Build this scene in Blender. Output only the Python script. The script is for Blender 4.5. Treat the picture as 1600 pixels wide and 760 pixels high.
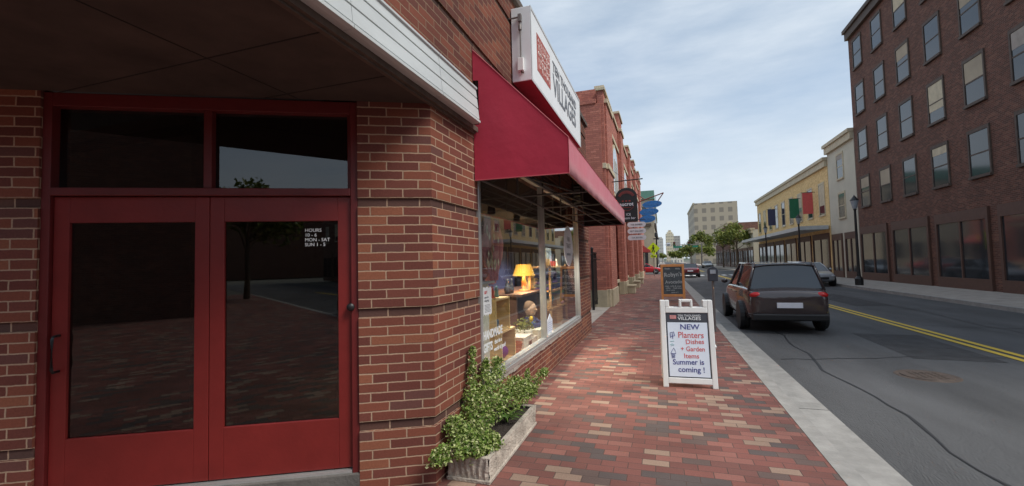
import bpy, math, random
from mathutils import Vector, Matrix, noise
random.seed(7)
R = math.radians
S = bpy.context.scene
for o in list(bpy.data.objects): bpy.data.objects.remove(o)
COL = S.collection

# ------------------------------------------------------------------ camera
cam = bpy.data.cameras.new("camera"); co = bpy.data.objects.new("camera", cam); COL.objects.link(co)
cam.sensor_fit = 'HORIZONTAL'; cam.sensor_width = 36; cam.lens = 700/1600*36
cam.clip_start = 0.05; cam.clip_end = 6000
yaw, pit, rol = R(18.47), R(2.7), R(-1.42)
f = Vector((-math.sin(yaw)*math.cos(pit), math.cos(yaw)*math.cos(pit), math.sin(pit)))
r = Vector((math.cos(yaw), math.sin(yaw), 0)); u = r.cross(f)
r2 = r*math.cos(rol)+u*math.sin(rol); u2 = -r*math.sin(rol)+u*math.cos(rol)
m = Matrix((r2, u2, -f)).transposed().to_4x4(); m.translation = Vector((0, 0, 1.65))
co.matrix_world = m
S.camera = co

# ------------------------------------------------------------------ world
W = bpy.data.worlds.new("World"); S.world = W; W.use_nodes = True
nt = W.node_tree; nt.nodes.clear()
SUN_EL, SUN_AZ = 50, 106          # azimuth clockwise from +Y
def N(nt, t, **k):
    n = nt.nodes.new(t)
    for a, b in k.items(): setattr(n, a, b)
    return n
sky = N(nt, 'ShaderNodeTexSky', sky_type='NISHITA', sun_disc=False)
sky.sun_elevation = R(SUN_EL); sky.sun_rotation = R(SUN_AZ); sky.dust_density = 1.5
tc = N(nt, 'ShaderNodeTexCoord'); mp = N(nt, 'ShaderNodeMapping'); mp.inputs['Scale'].default_value = (1, 1, 4.2)
mp.inputs['Rotation'].default_value = (0, 0, R(25))
nz = N(nt, 'ShaderNodeTexNoise'); nz.inputs['Scale'].default_value = 1.7; nz.inputs['Detail'].default_value = 6; nz.inputs['Roughness'].default_value = .52
rp = N(nt, 'ShaderNodeValToRGB'); rp.color_ramp.elements[0].position = .32; rp.color_ramp.elements[1].position = .68
rp.color_ramp.elements[0].color = (.6, .6, .6, 1); rp.color_ramp.elements[1].color = (.95, .95, .95, 1)
nz2 = N(nt, 'ShaderNodeTexNoise'); nz2.inputs['Scale'].default_value = 3.4; nz2.inputs['Detail'].default_value = 8; nz2.inputs['Roughness'].default_value = .6
cr = N(nt, 'ShaderNodeValToRGB'); cr.color_ramp.elements[0].position = .2; cr.color_ramp.elements[1].position = .82
cr.color_ramp.elements[0].color = (2.1, 2.65, 3.25, 1); cr.color_ramp.elements[1].color = (3.9, 4.3, 4.75, 1)
mx = N(nt, 'ShaderNodeMix', data_type='RGBA')
bg = N(nt, 'ShaderNodeBackground'); bg.inputs['Strength'].default_value = .09
ow = N(nt, 'ShaderNodeOutputWorld')
lk = nt.links.new
lk(tc.outputs['Generated'], mp.inputs['Vector']); lk(mp.outputs[0], nz.inputs['Vector']); lk(mp.outputs[0], nz2.inputs['Vector'])
lk(nz.outputs['Fac'], rp.inputs[0]); lk(nz2.outputs['Fac'], cr.inputs[0])
lk(rp.outputs[0], mx.inputs[0]); lk(sky.outputs[0], mx.inputs[6]); lk(cr.outputs[0], mx.inputs[7])
sx_ = N(nt, 'ShaderNodeSeparateXYZ'); lk(tc.outputs['Generated'], sx_.inputs[0])
hz = N(nt, 'ShaderNodeMapRange', interpolation_type='SMOOTHSTEP'); lk(sx_.outputs['Z'], hz.inputs['Value']); hz.inputs['From Min'].default_value = 0; hz.inputs['From Max'].default_value = .38; hz.inputs['To Min'].default_value = .62; hz.inputs['To Max'].default_value = 0
mh = N(nt, 'ShaderNodeMix', data_type='RGBA'); lk(hz.outputs[0], mh.inputs[0]); lk(mx.outputs[2], mh.inputs[6]); mh.inputs[7].default_value = (4.3, 4.75, 5.2, 1)
lk(mh.outputs[2], bg.inputs['Color']); lk(bg.outputs[0], ow.inputs['Surface'])

sl = bpy.data.lights.new("sun", 'SUN'); sl.energy = 1.5; sl.angle = R(24); sl.color = (1, .95, .88)
so = bpy.data.objects.new("sun", sl); COL.objects.link(so)
sd = Vector((math.sin(R(SUN_AZ))*math.cos(R(SUN_EL)), math.cos(R(SUN_AZ))*math.cos(R(SUN_EL)), math.sin(R(SUN_EL))))
so.rotation_euler = sd.to_track_quat('Z', 'Y').to_euler()
S.view_settings.view_transform = 'Standard'; S.view_settings.look = 'None'
S.view_settings.exposure = 1.16; S.view_settings.gamma = 1; S.view_settings.use_curve_mapping = False
S.render.engine = 'CYCLES'
S.cycles.max_bounces = 8; S.cycles.transparent_max_bounces = 16

# ------------------------------------------------------------------ helpers
class MB:
    def __init__(s, M=None): s.v = []; s.f = []; s.M = M or Matrix()
    def add(s, vs, fs):
        b = len(s.v); s.v += [s.M @ Vector(p) for p in vs]; s.f += [tuple(b+i for i in q) for q in fs]; return s
    def box(s, x0, x1, y0, y1, z0, z1):
        return s.add([(x0,y0,z0),(x1,y0,z0),(x1,y1,z0),(x0,y1,z0),(x0,y0,z1),(x1,y0,z1),(x1,y1,z1),(x0,y1,z1)],
                     [(0,3,2,1),(4,5,6,7),(0,1,5,4),(1,2,6,5),(2,3,7,6),(3,0,4,7)])
    def quad(s, a, b, c, d): return s.add([a, b, c, d], [(0,1,2,3)])
    def prism(s, pts, ax, a, b):
        # pts: 2-D outline in the two axes other than ax
        def P(p, t):
            return (t, p[0], p[1]) if ax == 0 else (p[0], t, p[1]) if ax == 1 else (p[0], p[1], t)
        n = len(pts); vs = [P(p, a) for p in pts]+[P(p, b) for p in pts]
        fs = [tuple(range(n))[::-1], tuple(range(n, 2*n))]+[(i, (i+1) % n, n+(i+1) % n, n+i) for i in range(n)]
        return s.add(vs, fs)
    def tube(s, path, r, n=8, cap=True):
        path = [Vector(p) for p in path]; rs = r if isinstance(r, (list, tuple)) else [r]*len(path)
        vs = []; fs = []
        up0 = None
        for i, p in enumerate(path):
            d = (path[min(i+1, len(path)-1)]-path[max(i-1, 0)]).normalized()
            if up0 is None: up0 = Vector((0,0,1)) if abs(d.z) < .9 else Vector((1,0,0))
            a = d.cross(up0)
            if a.length < 1e-4: a = d.cross(Vector((0,1,0)))
            a.normalize(); b = d.cross(a).normalized()
            for k in range(n):
                t = 2*math.pi*k/n; vs.append(p+(a*math.cos(t)+b*math.sin(t))*rs[i])
        for i in range(len(path)-1):
            for k in range(n):
                fs.append((i*n+k, i*n+(k+1) % n, (i+1)*n+(k+1) % n, (i+1)*n+k))
        if cap: fs += [tuple(range(n))[::-1], tuple(range((len(path)-1)*n, len(path)*n))]
        return s.add(vs, fs)
    def lathe(s, prof, c=(0,0,0), n=20, ax=2):
        vs = []; fs = []
        for (rr, z) in prof:
            for k in range(n):
                t = 2*math.pi*k/n; p = [rr*math.cos(t), rr*math.sin(t)]
                q = (p[0]+c[0], p[1]+c[1], z+c[2]) if ax == 2 else (z+c[0], p[0]+c[1], p[1]+c[2]) if ax == 0 else (p[0]+c[0], z+c[1], p[1]+c[2])
                vs.append(q)
        for i in range(len(prof)-1):
            for k in range(n): fs.append((i*n+k, i*n+(k+1) % n, (i+1)*n+(k+1) % n, (i+1)*n+k))
        return s.add(vs, fs)
    def ell(s, c, rad, n=12, m=8):
        vs = []; fs = []
        for i in range(m+1):
            a = math.pi*i/m
            for k in range(n):
                t = 2*math.pi*k/n
                vs.append((c[0]+rad[0]*math.sin(a)*math.cos(t), c[1]+rad[1]*math.sin(a)*math.sin(t), c[2]+rad[2]*math.cos(a)))
        for i in range(m):
            for k in range(n): fs.append((i*n+k, (i+1)*n+k, (i+1)*n+(k+1) % n, i*n+(k+1) % n))
        return s.add(vs, fs)

def off(p):
    o = Vector((0,0,0))
    while p is not None: o += p.location; p = p.parent
    return o
def obj(name, mb, mat, parent=None, bevel=0, smooth=False, v0=0, u0=0):
    o_ = off(parent)
    me = bpy.data.meshes.new(name); me.from_pydata([p-o_ for p in mb.v], [], mb.f); me.validate(); me.update()
    uv = me.uv_layers.new(name='UVMap'); 
    for p in me.polygons:
        n = p.normal
        if abs(n.z) > .8:
            for li in p.loop_indices:
                c = me.vertices[me.loops[li].vertex_index].co+o_; uv.data[li].uv = (c.x, c.y)
        else:
            t = Vector((-n.y, n.x, 0)).normalized()
            for li in p.loop_indices:
                c = me.vertices[me.loops[li].vertex_index].co+o_; uv.data[li].uv = (c.dot(t)+u0, c.z-v0)
        p.use_smooth = smooth
    if mat: me.materials.append(mat)
    ob = bpy.data.objects.new(name, me); COL.objects.link(ob)
    if parent: ob.parent = parent
    if bevel:
        b = ob.modifiers.new('bevel', 'BEVEL'); b.width = bevel; b.segments = 2; b.limit_method = 'ANGLE'; b.angle_limit = R(40)
    return ob
def tag(o, label=None, cat=None, group=None, kind=None):
    if label: o['label'] = label
    if cat: o['category'] = cat
    if group: o['group'] = group
    if kind: o['kind'] = kind
    return o
def thing(name, label, cat, loc=(0,0,0), group=None):
    o = bpy.data.objects.new(name, None); COL.objects.link(o); o.location = loc; o.empty_display_size = .2
    return tag(o, label, cat, group)
def struct(name, mb, mat, **k): return tag(obj(name, mb, mat, **k), kind='structure')
def dup(root, loc, rz=0, label=None):
    def cp(o, par):
        c = o.copy(); COL.objects.link(c); c.parent = par
        for ch in [x for x in o.children]: cp(ch, c)
        return c
    c = cp(root, None); c.location = loc; c.rotation_euler = (0,0,rz)
    if label: c['label'] = label
    return c
def text(name, s, size, M, mat, parent, ext=.002, align='LEFT', bold=0, sx=1, v=0):
    cu = bpy.data.curves.new(name, 'FONT'); cu.body = s; cu.size = size; cu.extrude = ext; cu.align_x = align; cu.offset = bold
    cu.resolution_u = 3
    t = bpy.data.objects.new('tmp', cu); COL.objects.link(t)
    bpy.context.view_layer.update()
    me = bpy.data.meshes.new_from_object(t.evaluated_get(bpy.context.evaluated_depsgraph_get()))
    bpy.data.objects.remove(t)
    me.transform(Matrix.Diagonal((sx, 1, 1, 1))); me.transform(M); me.transform(Matrix.Translation(-off(parent)))
    me.materials.clear(); me.materials.append(mat)
    me.name = name
    o = bpy.data.objects.new(name, me); COL.objects.link(o)
    if parent: o.parent = parent
    return o
def frameM(o, x, y):
    x = Vector(x).normalized(); y = Vector(y).normalized(); z = x.cross(y)
    m = Matrix((x, y, z)).transposed().to_4x4(); m.translation = Vector(o); return m

# ------------------------------------------------------------------ materials
def newmat(name):
    m = bpy.data.materials.new(name); m.use_nodes = True; nt = m.node_tree
    return m, nt, nt.nodes['Principled BSDF']
def pm(name, col, rough=.6, metal=0, var=.12, scale=6, bump=0, bscale=40, emit=None, spec=None, stretch=None, coat=0):
    m, nt, b = newmat(name)
    b.inputs['Roughness'].default_value = rough; b.inputs['Metallic'].default_value = metal
    if spec is not None: b.inputs['Specular IOR Level'].default_value = spec
    if coat: b.inputs['Coat Weight'].default_value = coat; b.inputs['Coat Roughness'].default_value = .08
    tc = N(nt, 'ShaderNodeTexCoord'); mp = N(nt, 'ShaderNodeMapping'); nt.links.new(tc.outputs['Object'], mp.inputs[0])
    if stretch: mp.inputs['Scale'].default_value = stretch
    n = N(nt, 'ShaderNodeTexNoise'); n.inputs['Scale'].default_value = scale; n.inputs['Detail'].default_value = 5; n.inputs['Roughness'].default_value = .6
    nt.links.new(mp.outputs[0], n.inputs['Vector'])
    rp = N(nt, 'ShaderNodeValToRGB'); e = rp.color_ramp.elements; e[0].position = .3; e[1].position = .7
    e[0].color = tuple(c*(1-var) for c in col)+(1,); e[1].color = tuple(min(1, c*(1+var)) for c in col)+(1,)
    nt.links.new(n.outputs['Fac'], rp.inputs[0]); nt.links.new(rp.outputs[0], b.inputs['Base Color'])
    if bump:
        n2 = N(nt, 'ShaderNodeTexNoise'); n2.inputs['Scale'].default_value = bscale; n2.inputs['Detail'].default_value = 4
        nt.links.new(mp.outputs[0], n2.inputs['Vector'])
        bp = N(nt, 'ShaderNodeBump'); bp.inputs['Strength'].default_value = bump; bp.inputs['Distance'].default_value = .02
        nt.links.new(n2.outputs['Fac'], bp.inputs['Height']); nt.links.new(bp.outputs[0], b.inputs['Normal'])
    if emit:
        b.inputs['Emission Color'].default_value = tuple(emit[:3])+(1,); b.inputs['Emission Strength'].default_value = emit[3]
    return m
def brick(name, L, H, mort, cols, mcol, rough=.85, bump=.5, blotch=.25, tan=None, dark=None, bond=.5, wobble=.002, mvar=.2, clump=0):
    m, nt, b = newmat(name); lk = nt.links.new
    b.inputs['Roughness'].default_value = rough; b.inputs['Specular IOR Level'].default_value = .3
    def math_(op, a, c=None, d=None):
        n = N(nt, 'ShaderNodeMath', operation=op)
        for i, x in enumerate((a, c, d)):
            if x is None: continue
            if isinstance(x, (int, float)): n.inputs[i].default_value = x
            else: lk(x, n.inputs[i])
        return n.outputs[0]
    uv = N(nt, 'ShaderNodeUVMap'); uv.uv_map = 'UVMap'
    wn = N(nt, 'ShaderNodeTexNoise'); wn.inputs['Scale'].default_value = 18; wn.inputs['Detail'].default_value = 3; lk(uv.outputs[0], wn.inputs['Vector'])
    va = N(nt, 'ShaderNodeVectorMath', operation='SUBTRACT'); lk(wn.outputs['Color'], va.inputs[0]); va.inputs[1].default_value = (.5, .5, .5)
    vs = N(nt, 'ShaderNodeVectorMath', operation='SCALE'); lk(va.outputs[0], vs.inputs[0]); vs.inputs['Scale'].default_value = wobble*4
    vv = N(nt, 'ShaderNodeVectorMath', operation='ADD'); lk(uv.outputs[0], vv.inputs[0]); lk(vs.outputs[0], vv.inputs[1])
    sp = N(nt, 'ShaderNodeSeparateXYZ'); lk(vv.outputs[0], sp.inputs[0])
    vr = math_('DIVIDE', sp.outputs['Y'], H); row = math_('FLOOR', vr); fv = math_('MULTIPLY', math_('FRACT', vr), H)
    par = math_('FLOORED_MODULO', row, 2.0)
    rj = N(nt, 'ShaderNodeTexWhiteNoise', noise_dimensions='1D'); lk(row, rj.inputs['W'])
    ur = math_('ADD', math_('ADD', math_('DIVIDE', sp.outputs['X'], L), math_('MULTIPLY', par, bond)), math_('MULTIPLY', rj.outputs['Value'], .07))
    cid = math_('FLOOR', ur); fu = math_('MULTIPLY', math_('FRACT', ur), L)
    d = math_('MINIMUM', math_('MINIMUM', fu, math_('SUBTRACT', L, fu)), math_('MINIMUM', fv, math_('SUBTRACT', H, fv)))
    ms = N(nt, 'ShaderNodeMapRange', interpolation_type='SMOOTHSTEP'); lk(d, ms.inputs['Value'])
    ms.inputs['From Min'].default_value = mort*.5-.0012; ms.inputs['From Max'].default_value = mort*.5+.0016
    cx = N(nt, 'ShaderNodeCombineXYZ'); lk(cid, cx.inputs[0]); lk(row, cx.inputs[1])
    w = N(nt, 'ShaderNodeTexWhiteNoise', noise_dimensions='3D'); lk(cx.outputs[0], w.inputs['Vector'])
    idx = w.outputs['Value']
    if clump:
        cn = N(nt, 'ShaderNodeTexNoise'); cn.inputs['Scale'].default_value = .16; cn.inputs['Detail'].default_value = 3; lk(cx.outputs[0], cn.inputs['Vector'])
        idx = math_('ADD', idx, math_('MULTIPLY', math_('SUBTRACT', cn.outputs['Fac'], .5), clump))
    rp = N(nt, 'ShaderNodeValToRGB'); rp.color_ramp.interpolation = 'CONSTANT'; e = rp.color_ramp.elements
    for i, (p, c) in enumerate(cols):
        if i < 2: el = e[i]; el.position = p
        else: el = e.new(p)
        el.color = tuple(c)+(1,)
    lk(idx, rp.inputs[0])
    base = rp.outputs[0]
    if tan:
        w2 = N(nt, 'ShaderNodeTexWhiteNoise', noise_dimensions='3D'); o2 = N(nt, 'ShaderNodeVectorMath', operation='ADD'); lk(cx.outputs[0], o2.inputs[0]); o2.inputs[1].default_value = (31.3, 7.7, 4.1); lk(o2.outputs[0], w2.inputs['Vector'])
        tm = N(nt, 'ShaderNodeMix', data_type='RGBA'); lk(math_('LESS_THAN', w2.outputs['Value'], tan[0]), tm.inputs[0]); lk(base, tm.inputs[6]); tm.inputs[7].default_value = tuple(tan[1])+(1,)
        base = tm.outputs[2]
    if dark:   # a darker course under every ledge: (period in rows, colour)
        md = math_('FLOORED_MODULO', row, float(dark[0])); dm = N(nt, 'ShaderNodeMix', data_type='RGBA')
        eq = math_('GREATER_THAN', md, dark[0]-1.5); lk(math_('MULTIPLY', eq, .75), dm.inputs[0]); lk(base, dm.inputs[6]); dm.inputs[7].default_value = tuple(dark[1])+(1,)
        base = dm.outputs[2]
    n1 = N(nt, 'ShaderNodeTexNoise'); n1.inputs['Scale'].default_value = 1.3; n1.inputs['Detail'].default_value = 6; lk(uv.outputs[0], n1.inputs['Vector'])
    n2 = N(nt, 'ShaderNodeTexNoise'); n2.inputs['Scale'].default_value = 75; n2.inputs['Detail'].default_value = 4; lk(uv.outputs[0], n2.inputs['Vector'])
    g = math_('ADD', math_('MULTIPLY', n1.outputs['Fac'], blotch*2), math_('MULTIPLY', n2.outputs['Fac'], .5)); g = math_('ADD', g, 1-blotch-.25)
    wv = math_('ADD', math_('MULTIPLY', w.outputs['Value'], .2), .9)
    g2 = math_('MULTIPLY', g, wv)
    sc = N(nt, 'ShaderNodeVectorMath', operation='SCALE'); lk(base, sc.inputs[0]); lk(g2, sc.inputs['Scale'])
    mcl = N(nt, 'ShaderNodeVectorMath', operation='SCALE'); mcl.inputs[0].default_value = mcol; lk(g, mcl.inputs['Scale'])
    cm = N(nt, 'ShaderNodeMix', data_type='RGBA'); lk(ms.outputs[0], cm.inputs[0]); lk(mcl.outputs[0], cm.inputs[6]); lk(sc.outputs[0], cm.inputs[7])
    lk(cm.outputs[2], b.inputs['Base Color'])
    h = math_('ADD', ms.outputs[0], math_('ADD', math_('MULTIPLY', n2.outputs['Fac'], .35), math_('MULTIPLY', w.outputs['Value'], .25)))
    bp = N(nt, 'ShaderNodeBump'); bp.inputs['Strength'].default_value = bump; bp.inputs['Distance'].default_value = .006
    lk(h, bp.inputs['Height']); lk(bp.outputs[0], b.inputs['Normal'])
    return m
def glassmat(name, tint=(.9,.93,.92), k=1.8, f0=.0):
    m = bpy.data.materials.new(name); m.use_nodes = True; nt = m.node_tree; nt.nodes.clear(); lk = nt.links.new
    ge = N(nt, 'ShaderNodeNewGeometry'); dt = N(nt, 'ShaderNodeVectorMath', operation='DOT_PRODUCT'); lk(ge.outputs['Normal'], dt.inputs[0]); lk(ge.outputs['Incoming'], dt.inputs[1])
    ab = N(nt, 'ShaderNodeMath', operation='ABSOLUTE'); lk(dt.outputs['Value'], ab.inputs[0]); om = N(nt, 'ShaderNodeMath', operation='SUBTRACT'); om.inputs[0].default_value = 1; lk(ab.outputs[0], om.inputs[1])
    pw = N(nt, 'ShaderNodeMath', operation='POWER'); lk(om.outputs[0], pw.inputs[0]); pw.inputs[1].default_value = 5
    fr = N(nt, 'ShaderNodeMath', operation='MULTIPLY_ADD'); lk(pw.outputs[0], fr.inputs[0]); fr.inputs[1].default_value = .96; fr.inputs[2].default_value = .04
    mu = N(nt, 'ShaderNodeMath', operation='MULTIPLY_ADD'); mu.use_clamp = True; lk(fr.outputs[0], mu.inputs[0]); mu.inputs[1].default_value = k; mu.inputs[2].default_value = f0
    t = N(nt, 'ShaderNodeBsdfTransparent'); t.inputs[0].default_value = tuple(tint)+(1,)
    g = N(nt, 'ShaderNodeBsdfGlossy'); g.inputs['Roughness'].default_value = .012
    mix = N(nt, 'ShaderNodeMixShader'); lk(mu.outputs[0], mix.inputs[0]); lk(t.outputs[0], mix.inputs[1]); lk(g.outputs[0], mix.inputs[2])
    o = N(nt, 'ShaderNodeOutputMaterial'); lk(mix.outputs[0], o.inputs[0]); return m
def leafmat(name, stops, rough=.5):
    m, nt, b = newmat(name); lk = nt.links.new
    g = N(nt, 'ShaderNodeNewGeometry'); rp = N(nt, 'ShaderNodeValToRGB'); e = rp.color_ramp.elements
    for i, (p, c) in enumerate(stops):
        if i < 2: el = e[i]; el.position = p
        else: el = e.new(p)
        el.color = tuple(c)+(1,)
    lk(g.outputs['Random Per Island'], rp.inputs[0]); lk(rp.outputs[0], b.inputs['Base Color']); b.inputs['Roughness'].default_value = rough
    b.inputs['Specular IOR Level'].default_value = .35
    tr = N(nt, 'ShaderNodeBsdfTranslucent'); lk(rp.outputs[0], tr.inputs[0])
    mix = N(nt, 'ShaderNodeMixShader'); mix.inputs[0].default_value = .22; out = nt.nodes['Material Output']
    lk(b.outputs[0], mix.inputs[1]); lk(tr.outputs[0], mix.inputs[2]); lk(mix.outputs[0], out.inputs[0]); return m

CH = .0693
M_ = {}
M_['brick'] = brick('shop brick', .243, CH, .0095, [(0, (.14,.043,.032)), (.2, (.17,.053,.035)), (.4, (.195,.062,.038)), (.6, (.15,.047,.034)), (.78, (.115,.046,.038)), (.88, (.22,.08,.045))],
    (.37,.255,.175), dark=(12, (.07,.045,.038)), blotch=.22)
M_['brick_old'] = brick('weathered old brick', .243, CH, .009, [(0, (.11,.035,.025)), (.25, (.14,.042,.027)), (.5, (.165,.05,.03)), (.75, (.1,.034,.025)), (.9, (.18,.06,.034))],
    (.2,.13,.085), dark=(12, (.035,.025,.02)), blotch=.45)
M_['brick_far'] = brick('painted red brick', .215, .075, .009, [(0, (.4,.15,.112)), (.3, (.45,.17,.125)), (.7, (.37,.135,.105)), (.9, (.48,.19,.14))], (.24,.1,.08), blotch=.2, bump=.7)
M_['brick_brown'] = brick('brown brick', .22, .075, .01, [(0, (.12,.055,.04)), (.4, (.15,.066,.047)), (.75, (.1,.048,.037)), (.9, (.17,.08,.055))], (.2,.15,.12), blotch=.25)
M_['brick_yellow'] = brick('yellow brick', .22, .075, .008, [(0, (.72,.5,.22)), (.5, (.76,.55,.26))], (.7,.52,.3), blotch=.1)
M_['paver'] = brick('sidewalk pavers', .213, .107, .006, [(0, (.108,.084,.078)), (.09, (.135,.092,.08)), (.18, (.175,.073,.06)), (.36, (.21,.082,.066)), (.56, (.19,.076,.062)), (.76, (.235,.1,.08)), (.92, (.16,.07,.058))],
    (.1,.066,.056), rough=.75, tan=(.11, (.285,.195,.145)), blotch=.42, bump=.55, clump=.75, wobble=.0016)
M_['stone'] = pm('sandstone', (.46,.4,.28), .85, var=.2, scale=3, bump=.3)
M_['cream'] = pm('cream stone', (.55,.48,.34), .8, var=.15, scale=3, bump=.2)
M_['concrete'] = pm('pale concrete', (.36,.32,.28), .9, var=.2, scale=2.5, bump=.3, bscale=60)
M_['kerb'] = pm('kerb concrete', (.3,.29,.27), .9, var=.2, scale=4, bump=.3)
M_['asphalt'] = pm('asphalt', (.085,.086,.088), .9, var=.35, scale=.8, bump=.8, bscale=70, stretch=(1,.25,1))
M_['tar'] = pm('tar crack seal', (.025,.025,.027), .6)
M_['patch'] = pm('asphalt patch', (.05,.05,.052), .9, var=.3, scale=3, bump=.8, bscale=80)
M_['ground'] = pm('far ground', (.12,.12,.1), .95, var=.3, scale=.05)
M_['white_paint'] = pm('road paint', (.7,.7,.68), .7, var=.12, scale=8)
M_['yellow_paint'] = pm('yellow road paint', (.6,.42,.05), .7, var=.12, scale=8)
M_['alu_white'] = pm('aged white aluminium siding', (.5,.53,.53), .45, var=.1, scale=5, stretch=(1,.3,1), bump=.04)
M_['alu'] = pm('anodised aluminium', (.5,.51,.5), .38, metal=.6, var=.08, scale=8)
M_['rust'] = pm('dark painted trim', (.09,.065,.05), .7, var=.3, scale=9)
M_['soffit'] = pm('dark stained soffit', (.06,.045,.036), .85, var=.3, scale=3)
M_['seam'] = pm('soffit seam', (.02,.016,.014), .9)
M_['red_canvas'] = pm('red awning canvas', (.43,.013,.045), .62, var=.07, scale=2.5, bump=.35, bscale=4.5, spec=.35)
M_['red_under'] = pm('red sign underside', (.2,.02,.03), .7, var=.1)
M_['red_canvas'].node_tree.nodes['Principled BSDF'].inputs['Sheen Weight'].default_value = .55
M_['red_canvas'].node_tree.nodes['Principled BSDF'].inputs['Sheen Tint'].default_value = (1,.75,.8,1)
M_['awning_tube'] = pm('dull grey tube', (.075,.07,.068), .6)
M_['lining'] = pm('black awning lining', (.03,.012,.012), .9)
M_['frame_steel'] = pm('galvanised tube', (.22,.2,.19), .5, metal=.5, var=.15)
M_['sign_white'] = pm('white sign face', (.74,.77,.78), .4, var=.05, scale=2.5)
M_['sign_red'] = pm('brick red print', (.36,.09,.07), .6)
M_['sign_pattern'] = pm('pale print', (.72,.62,.58), .6)
M_['letter_grey'] = pm('grey lettering', (.14,.15,.17), .5)
M_['door_red'] = pm('red door paint', (.17,.016,.014), .38, var=.12, scale=4, bump=.05)
M_['jamb_red'] = pm('dark red jamb paint', (.12,.013,.013), .42, var=.15, scale=5)
M_['black'] = pm('black metal', (.012,.012,.013), .45, var=.2)
M_['black_matte'] = pm('black board', (.015,.015,.016), .6, var=.2)
M_['rubber'] = pm('tyre rubber', (.02,.02,.02), .8)
M_['chrome'] = pm('bright metal', (.6,.6,.6), .2, metal=1, var=.05)
M_['glass'] = glassmat('shop glass', k=2.1, f0=.045)
M_['glass_dark'] = glassmat('door glass', tint=(.3,.32,.32), k=1.6, f0=.02)
M_['pane'] = pm('dark window pane', (.03,.035,.04), .08, var=.1, spec=.8)
M_['pane_sky'] = pm('pale window pane', (.35,.4,.44), .1, var=.15, spec=.8)
M_['planter'] = pm('weathered cast concrete', (.42,.37,.31), .92, var=.3, scale=9, bump=.7, bscale=45)
M_['soil'] = pm('potting soil', (.035,.026,.02), .95, var=.4, scale=40, bump=1, bscale=90)
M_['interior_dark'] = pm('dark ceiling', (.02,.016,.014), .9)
M_['interior_wall'] = pm('interior wall paint', (.22,.17,.125), .8, var=.2)
M_['interior_floor'] = pm('interior wood floor', (.2,.13,.08), .5, var=.25, stretch=(6,.5,1))
M_['deck'] = pm('display deck', (.66,.62,.54), .6, var=.15)
M_['crate'] = pm('pale pine', (.78,.56,.26), .55, var=.14, scale=4, stretch=(1,1,8))
M_['crate_dark'] = pm('honey pine', (.6,.38,.17), .55, var=.14, scale=4, stretch=(1,1,8))
M_['cream_paint'] = pm('cream board', (.78,.76,.63), .6, var=.06)
M_['lamp_shade'] = pm('yellow lampshade', (.8,.45,.05), .7, emit=(1,.5,.08,.25))
M_['wood_orange'] = pm('orange stained pine', (.62,.25,.07), .5, var=.2, scale=5, stretch=(1,1,.25), bump=.1)
M_['chalk'] = pm('chalkboard slate', (.062,.074,.08), .75, var=.35, scale=6)
M_['chalk_white'] = pm('chalk', (.42,.44,.43), .9)
M_['board_white'] = pm('white moulded plastic', (.76,.77,.75), .42, var=.05)
M_['whiteboard'] = pm('white marker panel', (.72,.8,.9), .35, var=.03)
M_['slate'] = pm('dark slate print', (.05,.055,.07), .5)
M_['ink_blue'] = pm('blue marker', (.05,.06,.25), .6)
M_['ink_red'] = pm('red marker', (.6,.1,.1), .6)
M_['ink_teal'] = pm('teal marker', (.25,.5,.5), .6)
M_['blue_oval'] = pm('blue sign paint', (.03,.19,.55), .5, var=.2, scale=10)
M_['plate'] = pm('pale sign plate', (.72,.74,.8), .5, var=.06)
M_['lime'] = pm('fluorescent sign sheeting', (.62,.86,.02), .5, emit=None, var=.05)
M_['car_red'] = pm('bright red car paint', (.55,.012,.02), .25, coat=1, var=.03)
M_['car_maroon'] = pm('maroon car paint', (.13,.012,.016), .25, coat=1, var=.03)
M_['car_dark'] = pm('charcoal car paint', (.045,.03,.03), .25, coat=1, var=.03)
M_['car_silver'] = pm('silver car paint', (.4,.42,.44), .28, metal=.4, coat=1, var=.03)
M_['car_glass'] = pm('car glass', (.02,.025,.03), .05, var=.05, spec=1)
M_['headlight'] = pm('clear lamp lens', (.6,.62,.65), .1, var=.05)
M_['taillight'] = pm('red lamp lens', (.5,.01,.01), .2)
M_['beige_wall'] = pm('beige render', (.4,.34,.25), .85, var=.15, scale=.6)
M_['cream_wall'] = pm('cream render', (.55,.52,.42), .85, var=.1, scale=.6)
M_['green_copper'] = pm('green copper', (.12,.26,.2), .7, var=.2)
M_['roof'] = pm('flat roof felt', (.08,.08,.08), .9)
M_['signal_green'] = pm('street name green', (.01,.2,.13), .5)
M_['skin'] = pm('painted doll face', (.5,.33,.22), .6)
M_['blue_cloth'] = pm('blue cloth', (.03,.07,.2), .8)
M_['pink_cloth'] = pm('pink textile', (.5,.2,.22), .8, var=.3, scale=20)
M_['navy'] = pm('navy cabinet', (.035,.04,.1), .5)
M_['purple'] = pm('purple felt', (.16,.03,.22), .8)
M_['bark'] = pm('bark', (.12,.09,.065), .95, var=.3, scale=8, stretch=(1,1,.3), bump=.8)
M_['leaf_var'] = leafmat('variegated leaf', [(0, (.06,.12,.02)), (.2, (.12,.21,.03)), (.45, (.22,.31,.06)), (.72, (.36,.43,.14)), (.92, (.56,.58,.3))])
M_['leaf_tree'] = leafmat('tree leaf', [(0, (.06,.09,.018)), (.5, (.14,.18,.03)), (1, (.3,.3,.07))])
M_['leaf_grass'] = leafmat('strap leaf', [(0, (.05,.11,.02)), (1, (.12,.2,.04))])
M_['banner_g'] = pm('green banner', (.02,.15,.08), .8)
M_['brown_wood'] = pm('brown shopfront', (.1,.05,.035), .6)

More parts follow.
